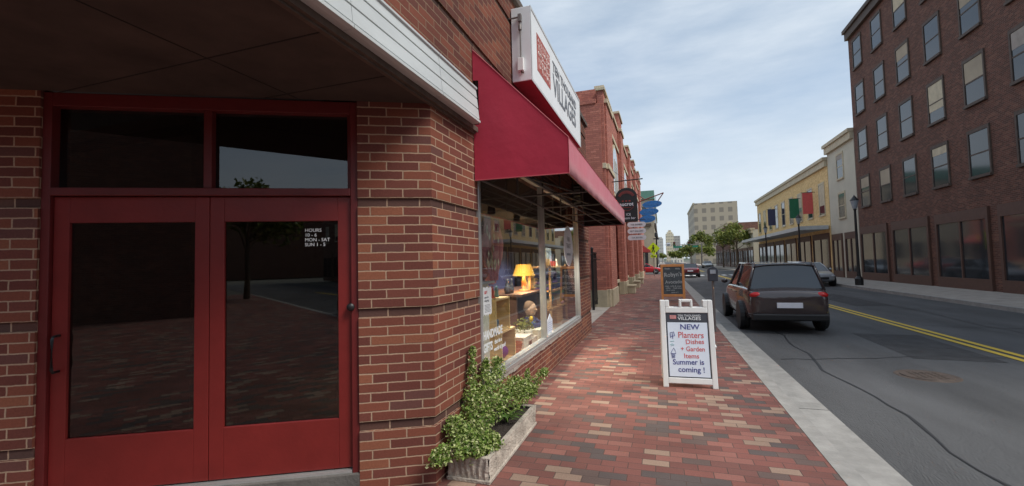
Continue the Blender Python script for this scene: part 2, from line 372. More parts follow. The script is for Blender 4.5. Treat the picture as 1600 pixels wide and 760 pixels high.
def grid_mat(name, wall, win, cw, chh, fw=.5, fh=.55):
    m, nt, b = newmat(name); lk = nt.links.new; uv = N(nt, 'ShaderNodeUVMap'); uv.uv_map = 'UVMap'
    sp = N(nt, 'ShaderNodeSeparateXYZ'); lk(uv.outputs[0], sp.inputs[0])
    def mt(op, a, c):
        n = N(nt, 'ShaderNodeMath', operation=op)
        for i, x in enumerate((a, c)):
            if isinstance(x, (int, float)): n.inputs[i].default_value = x
            elif x is not None: lk(x, n.inputs[i])
        return n.outputs[0]
    a = mt('LESS_THAN', mt('FRACT', mt('DIVIDE', sp.outputs[0], cw), None), fw); c = mt('LESS_THAN', mt('FRACT', mt('DIVIDE', sp.outputs[1], chh), None), fh)
    mx = N(nt, 'ShaderNodeMix', data_type='RGBA'); lk(mt('MULTIPLY', a, c), mx.inputs[0]); mx.inputs[6].default_value = tuple(wall)+(1,); mx.inputs[7].default_value = tuple(win)+(1,)
    lk(mx.outputs[2], b.inputs['Base Color']); b.inputs['Roughness'].default_value = .7; return m

# ------------------------------------------------------------------ setting: ground
ZR = -.13
struct('ground', MB().quad((-2500,-600,ZR-.02), (2500,-600,ZR-.02), (2500,4000,ZR-.02), (-2500,4000,ZR-.02)), M_['ground'])
mb = MB(); mb.quad((1.35,-60,ZR), (9.8,-60,ZR), (9.8,700,ZR), (1.35,700,ZR))
struct('road', mb, M_['asphalt'])
mb = MB()
for y0, y1 in ((56.5, 66.5), (127, 138)):
    mb.quad((-60,y0,ZR+.004), (1.349,y0,ZR+.004), (1.349,y1,ZR+.004), (-60,y1,ZR+.004)); mb.quad((9.801,y0,ZR+.004), (80,y0,ZR+.004), (80,y1,ZR+.004), (9.801,y1,ZR+.004))
struct('cross_street', mb, M_['asphalt'])
# pavements: brick sidewalk slab, kerb
mb = MB(); mb.box(-14, 1.2, -30, 56, ZR-.01, 0)
struct('sidewalk', mb, M_['paver'])
mb = MB(); mb.box(-14, 1.2, 66.8, 126.8, ZR-.01, 0); mb.box(-14, 1.2, 138.2, 420, ZR-.01, 0)
mb.box(9.95, 13.2, -30, 56, ZR-.01, 0); mb.box(9.95, 13.2, 66.8, 126.8, ZR-.01, 0); mb.box(9.95, 13.2, 138.2, 420, ZR-.01, 0)
struct('pavement', mb, M_['concrete'])
mb = MB()
for x0 in (1.2, 9.8):
    for y0, y1 in ((-30,56), (66.8,126.8), (138.2,420)): mb.box(x0+.0015, x0+.1485, y0, y1, ZR-.01, .004)
struct('kerb', mb, M_['kerb'])
mb = MB()
for i in range(30): mb.box(1.35, 1.75, -30+i*6.02, -30+i*6.02+6, ZR-.01, ZR+.012) if -30+i*6 < 50 else None
struct('gutter', mb, M_['kerb'])
mb = MB(); 
for y0, y1 in ((-30,54),(70,125),(142,400)):
    mb.quad((5.45,y0,ZR+.008),(5.57,y0,ZR+.008),(5.57,y1,ZR+.008),(5.45,y1,ZR+.008)); mb.quad((5.67,y0,ZR+.008),(5.79,y0,ZR+.008),(5.79,y1,ZR+.008),(5.67,y1,ZR+.008))
struct('centre_line', mb, M_['yellow_paint'])
rg_ = random.Random(4)
def ribbon(pts, w, z):
    vs = []; 
    for i, (x, y) in enumerate(pts):
        a = Vector(pts[max(0,i-1)]); b = Vector(pts[min(len(pts)-1,i+1)]); t = (b-a).normalized(); n_ = Vector((-t.y,t.x)); ww = w*rg_.uniform(.5,1.3)
        vs += [(x-n_.x*ww, y-n_.y*ww, z), (x+n_.x*ww, y+n_.y*ww, z)]
    return MB().add(vs, [(2*i,2*i+2,2*i+3,2*i+1) for i in range(len(pts)-1)])
cm = MB()
for (x, y, n_, dx_, dy_) in ((2.6,3,60,.0,.35),(7.6,8,60,.0,.4),(1.9,9,14,.25,.05),(3.0,17.5,22,.28,.02),(6.1,14,16,.22,-.06),(4.4,22,40,.0,.4)):
    pts = [(x,y)]
    for _ in range(n_): x += dx_+rg_.uniform(-.07,.07); y += dy_+(rg_.uniform(-.07,.07) if dy_ < .2 else 0); pts.append((x,y))
    q = ribbon(pts, .016, ZR+.006); b0 = len(cm.v); cm.v += q.v; cm.f += [tuple(b0+i for i in f_) for f_ in q.f]
struct('road_cracks', cm, M_['tar'])
mb = MB(); mb.quad((4.0,9.5,ZR+.004),(5.2,9.4,ZR+.004),(5.25,12.2,ZR+.004),(4.05,12.3,ZR+.004)); mb.quad((6.4,19,ZR+.004),(7.6,19,ZR+.004),(7.6,25,ZR+.004),(6.4,25,ZR+.004)); struct('road_patch', mb, M_['patch'])
mb = MB(); mb.lathe([(0,.012),(.3,.012),(.31,.0),(.36,.008),(.38,0)][::-1], (3.6,8.2,ZR), 28)
for i in range(5):
    for j in range(5): mb.box(3.42+i*.08,3.46+i*.08,8.02+j*.08,8.06+j*.08,ZR+.012,ZR+.017)
tag(obj('manhole_cover', mb, M_['rust']), 'round iron manhole cover in the near lane of the road', 'manhole cover')
mb = MB()
for k in range(11): mb.quad((1.7+k*.75,53,ZR+.008),(2.1+k*.75,53,ZR+.008),(2.1+k*.75,55.6,ZR+.008),(1.7+k*.75,55.6,ZR+.008))
struct('crosswalk', mb, M_['white_paint'])
# concrete apron in the gap between the two buildings
mb = MB(); mb.box(-9, -1.86, 10.95, 16.7, -.1, .005)
struct('alley_path', mb, M_['concrete'])

# ------------------------------------------------------------------ the corner shop
D = -1.67; AA = R(62); dx, dy = -math.sin(AA), -math.cos(AA); CY = 3.07; YS = 1.0
shop = thing('shop_building', 'brown brick corner shop with red entrance door, wide display window and white metal cornice', 'building', (D, CY, 0))
def CP(L, o=0, z=0):  # point on the splayed entrance wall, o metres in front of it
    return Vector((D+dx*L+o*(-dy), CY+dy*L+o*dx, z))
CHM = frameM(CP(0), (-dx, -dy, 0), (-(-dy), -dx, 0))  # local x to the right along wall, y into the building, z up
ZS = 2.946
BANDS = [.515+k*12*CH for k in range(6)]
def wallstrip(mb, pts, z0, z1, close_ends=True, th=.26):
    """stack of courses along the open polyline pts, with a set back course under each ledge"""
    def offs(dd):
        out = []
        n = len(pts)
        ns = []
        for i in range(n-1):
            a, b = Vector(pts[i]), Vector(pts[i+1]); t = (b-a).normalized(); ns.append(Vector((t.y, -t.x)))
        for i in range(n):
            if i == 0: q = Vector(pts[0])-ns[0]*dd
            elif i == n-1: q = Vector(pts[-1])-ns[-1]*dd
            else:
                m_ = (ns[i-1]+ns[i]); m_ = m_/m_.length; q = Vector(pts[i])-m_*(dd/ m_.dot(ns[i]))
            out.append(q)
        return out
    cuts = []
    z = z0; lev = []
    for b in BANDS:
        lev.append((b-CH, b))
    segs = []
    for (a, b) in lev:
        if b <= z0 or a >= z1: continue
        if a > z: segs.append((z, a, 0)); z = a
        segs.append((z, min(b, z1), .016)); z = min(b, z1)
    if z < z1: segs.append((z, z1, 0))
    for (a, b, dd) in segs:
        o = offs(dd); i_ = offs(th); n = len(o)
        vs = [(p.x, p.y, a) for p in o]+[(p.x, p.y, b) for p in o]+[(p.x, p.y, a) for p in i_]+[(p.x, p.y, b) for p in i_]
        fs = []
        for k in range(n-1):
            fs.append((k, k+1, n+k+1, n+k)); fs.append((2*n+k+1, 2*n+k, 3*n+k, 3*n+k+1))
            fs.append((n+k, n+k+1, 3*n+k+1, 3*n+k)); fs.append((k+1, k, 2*n+k, 2*n+k+1))
        fs.append((0, n, 3*n, 2*n)); fs.append((n-1, 3*n-1, 4*n-1, 2*n-1))
        mb.add(vs, fs)
WY0, WY1, WZ0, WZ1 = 3.985, 9.42, .47, 2.85
DL0, DL1 = .55, 2.62     # door opening along the splayed wall
mb = MB()
p = CP(DL0); wallstrip(mb, [(p.x, p.y), (D, CY), (D, WY0)], 0, ZS)
struct_wall = mb
wallstrip(mb, [(D, WY0+.001), (D, WY1-.001)], 0, WZ0-.05)
wallstrip(mb, [(D, WY1), (D, 10.9), (-12, 10.9)], 0, ZS)
wallstrip(mb, [(D, WY0+.001), (D, WY1-.001)], WZ1, ZS)
a_, b_ = CP(4.6), CP(DL1); wallstrip(mb, [(a_.x, a_.y), (b_.x, b_.y)], 0, ZS)
obj('wall', mb, M_['brick'], shop, v0=.515); mb = MB()
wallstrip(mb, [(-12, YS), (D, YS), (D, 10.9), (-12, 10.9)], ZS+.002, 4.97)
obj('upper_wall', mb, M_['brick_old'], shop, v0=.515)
mb = MB(); mb.box(D-.3, D+.05, YS-.05, 10.95, 4.972, 5.06); mb.box(-12, D-.3, YS-.05, YS+.3, 4.972, 5.06); obj('coping', mb, M_['rust'], shop)
mb = MB(); mb.box(-12, D-.3, YS+.27, 10.6, 4.6, 4.7); obj('roof', mb, M_['roof'], shop)
# soffit over the recessed entrance, its seams and inner trim
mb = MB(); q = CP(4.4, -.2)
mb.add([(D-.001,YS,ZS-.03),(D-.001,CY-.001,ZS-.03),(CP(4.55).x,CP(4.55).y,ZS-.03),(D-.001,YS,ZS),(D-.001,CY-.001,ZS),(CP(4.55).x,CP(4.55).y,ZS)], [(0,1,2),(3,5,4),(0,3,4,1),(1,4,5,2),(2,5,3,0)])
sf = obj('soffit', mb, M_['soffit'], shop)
mb = MB()
for yy in (1.9, 2.5): mb.box(D-3.2 if yy < 2 else D-1.05, D-.02, yy, yy+.008, ZS-.033, ZS-.0295)
mb.box(D-.85, D-.842, 1.1, 2.6, ZS-.033, ZS-.0295)
obj('seam', mb, M_['seam'], sf)
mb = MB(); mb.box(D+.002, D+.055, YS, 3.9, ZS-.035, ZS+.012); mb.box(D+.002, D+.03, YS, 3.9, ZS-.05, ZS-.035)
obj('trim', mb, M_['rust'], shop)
# three-lap white metal cornice
cor = MB()
prof = [(D+.003, 2.955), (D+.1, 2.95), (D+.132, 2.955), (D+.132, 2.975), (D+0.090, 2.979), (D+.122, 2.99), (D+.112, 3.082), (D+0.078, 3.086), (D+.112, 3.094), (D+.102, 3.182), (D+0.068, 3.186), (D+.102, 3.194), (D+.092, 3.268), (D+.105, 3.275), (D+.105, 3.29), (D+.003, 3.30)]
cor.prism(prof, 1, .9, 1.99); cor.prism(prof, 1, 1.994, 3.04); cor.prism([(x_+.0008, z_) for x_, z_ in prof], 1, 3.044, 3.775)
obj('cornice', cor, M_['alu_white'], shop)
# entrance: red frame, door leaves, transom
def chbox(mb, L0, L1, z0, z1, y0, y1):   # L to the left, y depth into building
    mb.M = CHM; mb.box(-L1, -L0, y0, y1, z0, z1); return mb
fr = MB()
chbox(fr, DL0, DL0+.055, .05, ZS-.032, .02, .16); chbox(fr, DL1-.055, DL1, .05, ZS-.032, .02, .16)
chbox(fr, DL0+.055, DL1-.055, 2.82, ZS-.032, .02, .16); chbox(fr, DL0+.055, DL1-.055, 2.195, 2.25, .01, .16)
chbox(fr, 1.565, 1.62, 2.25, 2.82, .03, .15)
chbox(fr, DL0+.055, DL0+.08, 2.25, 2.82, .05, .13)
obj('door_frame', fr, M_['jamb_red'], shop, bevel=.004)
tr = MB(); chbox(tr, DL0+.08, 1.565, 2.25, 2.82, .09, .096); chbox(tr, 1.62, DL1-.055, 2.25, 2.82, .09, .096)
obj('transom_glass', tr, M_['glass_dark'], shop)
st = MB(); chbox(st, DL0+.0, DL1, 0, .15, .0, .35); chbox(st, DL0-.0, DL1, .0, .06, -.16, -.001); obj('threshold', st, pm('dark worn step', (.12,.11,.1), .85, var=.25, bump=.3), shop, bevel=.008)
st = MB(); chbox(st, DL0+.058, DL1-.058, .1505, .17, .02, .15); obj('sill_plate', st, M_['alu'], shop)
for k, (La, Lb) in enumerate(((DL0+.058, 1.582), (1.586, DL1-.058))):
    lf = MB(); st_w = .095
    chbox(lf, La, La+st_w, .18, 2.19, .05, .1); chbox(lf, Lb-st_w, Lb, .18, 2.19, .05, .1)
    chbox(lf, La+st_w, Lb-st_w, .18, .54, .05, .1); chbox(lf, La+st_w, Lb-st_w, 2.01, 2.19, .05, .1)
    d_ = obj('door', lf, M_['door_red'], shop, bevel=.003)
    g = MB(); chbox(g, La+st_w, Lb-st_w, .54, 2.01, .072, .078); obj('glass', g, M_['glass_dark'], d_)
    h = MB(); h.M = CHM; Lh = La+.045 if k == 0 else Lb-.05
    h.tube([(-Lh,.05,1.0),(-Lh,.0,1.0),(-Lh,-.01,1.02),(-Lh,-.01,1.22),(-Lh,.0,1.24),(-Lh,.05,1.24)], .009, 8) if k else h.lathe([(0,.0),(.026,.0),(.03,.012),(.026,.03),(.02,.045),(0,.045)][::-1], (-La-.0,0.0,1.36), 14, 1)
    obj('handle', h, M_['black'], d_, smooth=True)
    if k == 0:
        sg = MB(); chbox(sg, 0,0,0,0,0,0); sg = MB()
        text('hours_lettering', 'HOURS\n10 - 6\nMON - SAT\nSUN 1 - 5', .036, CHM @ frameM((-La-st_w-.24, .068, 1.93), (1,0,0), (0,0,1)), M_['sign_white'], d_, ext=.0005)
# display window
fw = .05
win = MB()
win.box(D-.1, D+.012, WY0+.002, WY0+fw, WZ0, WZ1); win.box(D-.1, D+.012, WY1-fw, WY1-.002, WZ0, WZ1)
win.box(D-.1, D+.012, WY0+fw, WY1-fw, WZ1-fw, WZ1-.001); win.box(D-.1, D+.02, WY0+fw, WY1-fw, WZ0, WZ0+.045)
win.box(D-.085, D+.004, WY0+fw, WY1-fw, WZ0+.045, WZ0+.075)
wf = obj('window_frame', win, M_['alu'], shop, bevel=.004)
mu = MB(); mu.box(D-.08, D+.008, 6.5, 6.545, WZ0+.075, WZ1-fw); obj('mullion', mu, M_['alu'], wf, bevel=.003)
g = MB(); g.quad((D-.04,WY0+fw,WZ0+.075),(D-.04,6.5,WZ0+.075),(D-.04,6.5,WZ1-fw),(D-.04,WY0+fw,WZ1-fw)); obj('pane', g, M_['glass'], wf)
g = MB(); g.quad((D-.04,6.545,WZ0+.075),(D-.04,WY1-fw,WZ0+.075),(D-.04,WY1-fw,WZ1-fw),(D-.04,6.545,WZ1-fw)); obj('pane', g, M_['glass'], wf)
sl_ = MB(); n = 60
for i in range(n):
    y0 = WY0+.01+(WY1-WY0-.02)*i/n; y1 = WY0+.01+(WY1-WY0-.02)*(i+1)/n-.0001; j = random.uniform(-.004, .006)
    sl_.box(D-.12, D+.012+j, y0, y1, WZ0-.049+random.uniform(0,.012), WZ0-.001)
obj('window_sill', sl_, M_['concrete'], shop)
# shop room behind the glass
rm = MB(); X1 = -7.5
rm.quad((D-.27,3.3,.1),(X1,3.3,.1),(X1,10.6,.1),(D-.27,10.6,.1)); obj('shop_floor', rm, M_['interior_floor'], shop)
rm = MB(); rm.box(X1-.1, X1, .8, 10.6, .1, 3.3); rm.box(X1, -4.5, 3.25, 3.3, .1, 3.3) ; rm.box(X1, D-.28, 10.55, 10.6, .1, 3.3); 
rm.box(-2.8, -2.75, 3.6, 4.2, .1, 3.05)
obj('interior_partition', rm, M_['interior_wall'], shop)
rm = MB(); rm.box(-2.75, D-.102, WY0-.3, WY1+.2, .12, .46); obj('display_deck', rm, M_['deck'], shop, bevel=.01)

rm = MB(); rm.box(X1, D-.28, 3.1, 10.6, 3.05, 3.1); rm.box(X1+.02, D-.3, 3.32, 10.5, 2.5, 2.55); rm.box(D-.3, D-.27, 3.32, 10.5, 2.36, 2.9); obj('shop_ceiling_and_darkener', rm, M_['interior_dark'], shop)  # ceiling, plus a dark lower slab and front strip added to blacken the upper window
# lettering and notices stuck on the glass
XG = D-.036
RM = lambda y, z: frameM((XG, y, z), (0,1,0), (0,0,1))
dc = text('window_lettering', 'HANDMADE', .118, RM(4.14, .9), M_['sign_white'], wf, ext=.0006, bold=.0045, sx=.84)
text('window_lettering', 'GIFTS', .118, RM(4.14, .775), M_['sign_white'], wf, ext=.0006, bold=.0045, sx=.84)
text('window_lettering', 'that do a', .06, RM(4.45, .815), M_['sign_white'], wf, ext=.0006, bold=.0015)
text('window_lettering', 'world of good', .062, RM(4.43, .74), M_['sign_white'], wf, ext=.0006, bold=.0015)
nb = MB(); nb.prism([(4.165,1.14),(4.19,1.155),(4.22,1.135),(4.25,1.15),(4.28,1.128),(4.32,1.15),(4.35,1.135),(4.388,1.15),(4.392,1.405),(4.36,1.425),(4.33,1.408),(4.27,1.428),(4.22,1.41),(4.19,1.428),(4.165,1.41)], 0, XG-.004, XG-.001)
nt_ = obj('hours_notice', nb, M_['sign_white'], wf)
text('notice_lettering', 'GIFT', .04, RM(4.19, 1.355), M_['ink_red'], nt_, ext=.0006, bold=.001)
text('notice_lettering', 'open for\nshopping', .034, RM(4.19, 1.31), M_['letter_grey'], nt_, ext=.0006)
nl = MB()
for k in range(6): nl.box(XG, XG+.0008, 4.195, 4.36-random.random()*.05, 1.24-k*.014, 1.244-k*.014)
obj('print_lines', nl, M_['letter_grey'], nt_)
def oval_pts(cy, cz, ry, rz, n=28, tip=1.0): return [(cy+ry*math.copysign(abs(math.cos(2*math.pi*i/n))**tip, math.cos(2*math.pi*i/n)), cz+rz*math.sin(2*math.pi*i/n)) for i in range(n)]
ov = MB(); ov.prism(oval_pts(8.55, 1.97, .44, .39, tip=1.2), 0, XG-.003, XG-.001); ovo = obj('oval_decal', ov, pm('frosted vinyl', (.85,.87,.9), .5), wf)
text('decal_lettering', 'FAIR\nTRADE', .13, frameM((XG, 8.55, 2.06), (0,1,0), (0,0,1)), M_['letter_grey'], ovo, ext=.0006, align='CENTER')
text('decal_lettering', 'handmade', .09, frameM((XG, 8.55, 1.79), (0,1,0), (0,0,1)), M_['letter_grey'], ovo, ext=.0006, align='CENTER')
b2 = MB(); b2.prism([(6.72,.56),(7.05,.56),(7.06,.75),(6.9,.86),(6.73,.76)], 0, XG-.004, XG-.001); cd = obj('window_card', b2, M_['whiteboard'], wf)
nl = MB()
for k in range(5): nl.box(XG, XG+.0008, 6.77, 7.01, .6+k*.03, .604+k*.03)
obj('print_lines', nl, M_['ink_blue'], cd)

# ------------------------------------------------------------------ goods in the display window
Z0 = .462
def crate(name, x0, x1, y0, y1, z0, z1, t, mat, label, loc):
    th_ = thing(name, label, 'crate', loc, 'wooden display crates in the window')
    mb = MB(); mb.box(x0, x1, y0, y0+t, z0, z1); mb.box(x0, x1, y1-t, y1, z0, z1); mb.box(x0, x1, y0+t, y1-t, z0, z0+t); mb.box(x0, x1, y0+t, y1-t, z1-t, z1)
    obj('frame', mb, mat, th_, bevel=.002)
    mb = MB(); mb.box(x0, x0+.012, y0+t, y1-t, z0+t, z1-t); obj('back_panel', mb, M_['crate_dark'], th_)
    return th_
crate('display_crate', -2.15, -1.82, 4.98, 5.5, .463, .855, .022, M_['crate'], 'pale pine crate standing on the deck, with a purple ball in it', (-2,5.2,.463))
crate('display_crate', -2.13, -1.84, 4.86, 5.36, .857, 1.245, .022, M_['crate'], 'pale pine crate stacked on the crate with the purple ball', (-2,5.1,.857))
cb = thing('display_cabinet', 'tall cream panel cabinet with glass top box at the left end of the display window', 'cabinet', (-2,4.35,.463))
mb = MB(); mb.box(-2.2, -1.86, 4.12, 4.7, .463, 1.44); obj('body', mb, M_['cream_paint'], cb, bevel=.004)
mb = MB(); mb.box(-2.22, -1.8, 4.06, 4.74, 1.442, 1.47); obj('shelf', mb, M_['alu_white'], cb)
mb = MB(); mb.ell((-1.95,5.28,.57), (.1,.12,.085)); tag(obj('felt_ball', mb, M_['purple'], smooth=True), 'purple felt ball lying inside the lower pine crate', 'ball')
mb = MB(); mb.lathe([(0,0),(.055,0),(.06,.02),(.055,.09),(.045,.1),(.04,.09),(.05,.02),(0,.02)], (-1.97,5.15,.88)); tag(obj('bowl', mb, pm('blue grey glaze', (.1,.16,.2), .3), smooth=True), 'blue grey bowl inside the upper pine crate', 'bowl')
mb = MB(); mb.ell((-1.93,4.66,1.56), (.08,.09,.09)); mb.lathe([(.03,.08),(.035,.11),(0,.11)], (-1.93,4.66,1.56), 10)
tag(obj('gourd', mb, pm('terracotta', (.4,.1,.06), .6), smooth=True), 'round terracotta pot resting on the shelf of the cream cabinet', 'pot')
# hanging textile
tx = thing('hanging_scarf', 'pink and cream patterned scarf hanging in the left half of the window', 'scarf', (-1.98,5.1,1.5))
mb = MB(); nn = 26; vs = []; fs = []
for j in range(15):
    zz = 2.2-j*.052; w_ = .16+.2*math.sin(math.pi*min(1, j/14*1.05+.05))
    for i in range(nn):
        a_ = i/(nn-1); vs.append((-1.98+.035*math.sin(a_*26+j*.15), 5.1-w_+2*w_*a_, zz-.06*math.sin(a_*3.1)*(j/14)))
for j in range(14):
    for i in range(nn-1): fs.append((j*nn+i, j*nn+i+1, (j+1)*nn+i+1, (j+1)*nn+i))
mb.add(vs, fs); sc_ = obj('cloth', mb, M_['pink_cloth'], tx, smooth=True)
s_ = sc_.modifiers.new('s', 'SOLIDIFY'); s_.thickness = .004
mb = MB()
for k in range(22):
    yy = 5.1+random.uniform(-.22,.22); zz = random.uniform(1.6,2.1); mb.prism([(yy-.03,zz),(yy,zz-.05),(yy+.03,zz),(yy,zz+.05)], 0, -1.94, -1.935)
obj('cloth_pattern', mb, pm('pattern print', (.55,.5,.38), .8, var=.5, scale=14), tx)
mb = MB(); mb.tube([(-1.98,4.9,2.21),(-1.98,5.3,2.21)], .008); mb.tube([(-1.98,5.1,2.21),(-1.98,5.1,3.04)], .003, 6); obj('hanging_rod', mb, M_['black'], tx)
# lamp with yellow shade
lp = thing('table_lamp', 'lit table lamp with a yellow shade standing on the dark counter', 'lamp', (-2.35,7.65,1.17))
mb = MB(); mb.lathe([(.2,1.44),(.13,1.64)], (-2.35,7.65,0), 24); o = obj('lamp_shade', mb, M_['lamp_shade'], lp, smooth=True)
mb = MB(); mb.lathe([(0,1.171),(.09,1.171),(.09,1.19),(.03,1.21),(.05,1.3),(.02,1.42),(.012,1.58),(0,1.58)], (-2.35,7.65,0), 16); obj('base', mb, M_['crate_dark'], lp, smooth=True)
pl = bpy.data.lights.new('lamp_bulb', 'POINT'); pl.energy = 26; pl.color = (1,.72,.4); pl.shadow_soft_size = .05; po = bpy.data.objects.new('lamp_bulb', pl); COL.objects.link(po); po.location = (0,0,.35); po.parent = lp
ct = thing('counter', 'long dark wooden counter behind the display window goods', 'counter', (-3,8,.12))
mb = MB(); mb.box(-3.0, -2.1, 6.7, 9.3, 1.13, 1.17); obj('top', mb, M_['brown_wood'], ct, bevel=.005)
for yy in (6.75, 7.9, 9.2):
    mb = MB(); mb.box(-2.98, -2.2, yy, yy+.05, .462, 1.129); obj('side_panel', mb, M_['brown_wood'], ct)
for (x0, x1, y0, y1, z0, z1, nm, mt, lb) in ((-2.5,-2.15,8.25,9.1,1.172,1.42,'storage_box','cream_paint','large cream box on the dark counter right of the yellow lamp'),
    (-2.2,-1.85,6.2,6.62,.463,.545,'display_block','deck','grey display block in front of the doll'),(-2.25,-1.85,6.72,7.45,.463,.615,'display_plinth','cream_paint','pale plinth carrying the doll'),
    (-2.1,-1.85,5.95,6.35,.463,.62,'display_step','deck','low grey step right of the pine crates'),
    (-2.5,-2.0,8.7,9.2,.463,1.0,'blanket_chest','crate_dark','brown wooden chest at the right end of the window'),
    (-3.6,-3.1,7.2,9.4,.11,1.9,'navy_cupboard','navy','navy blue cupboard at the back of the shop')):
    mb = MB(); mb.box(x0, x1, y0, y1, z0, z1); o = thing(nm, lb, nm.split('_')[-1], ((x0+x1)/2,(y0+y1)/2,z0)); obj('body', mb, M_[mt], o, bevel=.006)
    mb = MB(); mb.box(x0+.02, x1+.012, y0-.008, y1+.008, z1+.0005, z1+.014); obj('lid', mb, M_[mt], o)
for (yy, cc, ll) in ((6.9, .06, 'widest dark vase on the counter left of the yellow lamp'), (7.1,.045, 'narrow dark vase on the counter nearest the yellow lamp'), (6.1,.05, 'dark vase standing on the deck below the counter')):
    mb = MB(); mb.lathe([(0,0),(cc*.7,0),(cc,.06),(cc*.6,.14),(cc*.3,.2),(cc*.5,.24),(cc*.4,.24),(0,.2)], (-2.4,yy,1.172 if yy > 6.7 else .463), 14)
    tag(obj('vase', mb, M_['slate'], smooth=True), ll, 'vase', 'dark vases in the window')
mb = MB(); mb.prism([(8.3,1.95),(8.75,1.95),(8.85,1.45),(8.5,1.4)], 0, -2.12, -2.1); o = thing('hanging_print', 'pale blue hanging print at the right end of the window', 'print', (-2.1,8.5,1.4)); obj('sheet', mb, pm('pale blue print', (.3,.42,.55), .6, var=.3, scale=9), o)
mb = MB(); mb.tube([(-2.11,8.5,1.95),(-2.11,8.5,3.04)], .002, 5); obj('cord', mb, M_['black'], o)
# seated doll
dl = thing('doll', 'small seated doll in blue clothes looking out of the window', 'doll', (-2.05,7.8,.726))
mb = MB(); mb.ell((-2.02,7.76,1.03), (.095,.1,.115), 16, 12); mb.ell((-1.925,7.75,1.02), (.02,.02,.02), 8, 6); mb.ell((-2.02,7.86,1.02), (.02,.015,.03), 8, 6); mb.ell((-2.02,7.66,1.02), (.02,.015,.03), 8, 6); mb.tube([(-2.03,7.78,.9),(-2.03,7.77,.96)], .035)
obj('head', mb, M_['skin'], dl, smooth=True)
mb = MB(); mb.ell((-2.045,7.765,1.065), (.1,.106,.1), 14, 10); obj('hair', mb, pm('doll hair', (.2,.12,.07), .8), dl, smooth=True)
mb = MB(); mb.tube([(-2.05,7.8,.735),(-2.05,7.8,.82),(-2.04,7.79,.9),(-2.03,7.78,.925)], [.1,.105,.075,.03], 14)
mb.tube([(-2.03,7.86,.88),(-1.95,7.93,.82),(-1.9,7.98,.78)], [.035,.03,.022]); mb.tube([(-2.03,7.71,.88),(-1.95,7.64,.82),(-1.9,7.66,.78)], [.035,.03,.022])
mb.tube([(-2.05,7.86,.765),(-1.95,7.98,.77),(-1.92,8.18,.755)], [.05,.045,.03]); mb.tube([(-2.05,7.78,.765),(-1.95,7.84,.765),(-1.9,8.06,.755)], [.05,.045,.03])
obj('clothing', mb, M_['blue_cloth'], dl, smooth=True)
def leaves(mb, pts, size, flat=.35, nfold=True, up=.3):
    for p in pts:
        p = Vector(p); s = size*random.uniform(.5, 1.45)
        n = Vector((random.gauss(0,1), random.gauss(0,1), random.gauss(0,1)+up*2)).normalized()
        a = n.orthogonal().normalized(); a = Matrix.Rotation(random.uniform(0,6.28), 3, n) @ a; b = n.cross(a)
        mb.add([p-a*s*.5, p+b*s*flat+n*s*.1, p+a*s*.55, p-b*s*flat+n*s*.1], [(0,1,2),(0,2,3)])
DM = Matrix.Translation((-.0,-.86,-.105))
for o in [dl]: o.location = DM @ o.location
pt = thing('potted_flower', 'pot of grey foliage with one yellow flower beside the doll', 'plant', (-1.98,7.25,.642))
mb = MB(); mb.lathe([(0,.642+.014),(.09,.656),(.12,.78),(.11,.78),(0,.75)], (-1.98,7.25,0)); obj('pot', mb, M_['cream_paint'], pt, smooth=True)
mb = MB(); leaves(mb, [(-1.98+random.gauss(0,.06), 7.25+random.gauss(0,.08), .84+random.gauss(0,.05)) for _ in range(260)], .04); obj('foliage', mb, M_['leaf_tree'], pt)
mb = MB(); mb.ell((-1.9,7.33,.92), (.03,.05,.045), 12, 8); obj('flower', mb, pm('yellow petals', (.75,.5,.02), .6), pt, smooth=True)

pt.location = pt.location+Vector((0,-.82,-.1))

# unseen ceiling spots, added to brighten the goods on the display deck
for k, (yy, ll) in enumerate(((5.6,'added black ceiling spotlight brightening the pine crates'),(6.7,'added black ceiling spotlight brightening the doll'),(8.6,'added black ceiling spotlight brightening the textile rack'))):
    t_ = thing('added_spotlight', ll, 'spotlight', (-2.15,yy,2.5), 'added ceiling spotlights in the shop window')
    mb = MB(); mb.lathe([(0,2.5),(.02,2.5),(.02,2.44),(.05,2.43),(.055,2.33),(.05,2.33),(.045,2.42),(0,2.42)], (-2.15,yy,0), 14); obj('housing', mb, M_['black'], t_)
    l_ = bpy.data.lights.new('added_spot_light', 'SPOT'); l_.energy = (80, 110, 160)[k]; l_.spot_size = R(125); l_.spot_blend = .6; l_.shadow_soft_size = .04; l_.color = (1,.88,.72)
    lo = bpy.data.objects.new('added_spot_light', l_); COL.objects.link(lo); lo.location = (0,0,-.2); lo.parent = t_
# textile rack in the right half of the window
rk = thing('display_rack', 'pine rack with navy textiles in the right half of the window', 'rack', (-2.2,8.8,.463))
for yy in (8.05, 9.45):
    for xx in (-2.36, -1.97): mb = MB(); mb.box(xx-.02, xx+.02, yy-.02, yy+.02, .463, 1.62); obj('post', mb, M_['crate_dark'], rk)
for zz in (.78, 1.12, 1.56): mb = MB(); mb.box(-2.38,-1.95,8.03,9.47,zz,zz+.03); obj('shelf', mb, M_['crate_dark'], rk)
rq = random.Random(9)
def basket(x, y, z, r_, h_, mat, lab, grp='baskets and bowls in the window'):
    mb = MB(); pr_ = [(0,0),(r_*.75,0)]
    for q in range(9): pr_.append((r_*(.75+.25*(q/8)**.6)+.004*(q % 2), h_*q/8))
    pr_ += [(r_*.93,h_),(r_*.7,.01),(0,.01)]; mb.lathe(pr_, (x,y,z), 18); tag(obj('basket', mb, mat, smooth=False), lab, 'basket', grp)
basket(-2.12,8.3,1.591,.1,.14,M_['crate'],'pale basket on the top shelf of the textile rack, nearest the middle of the window')
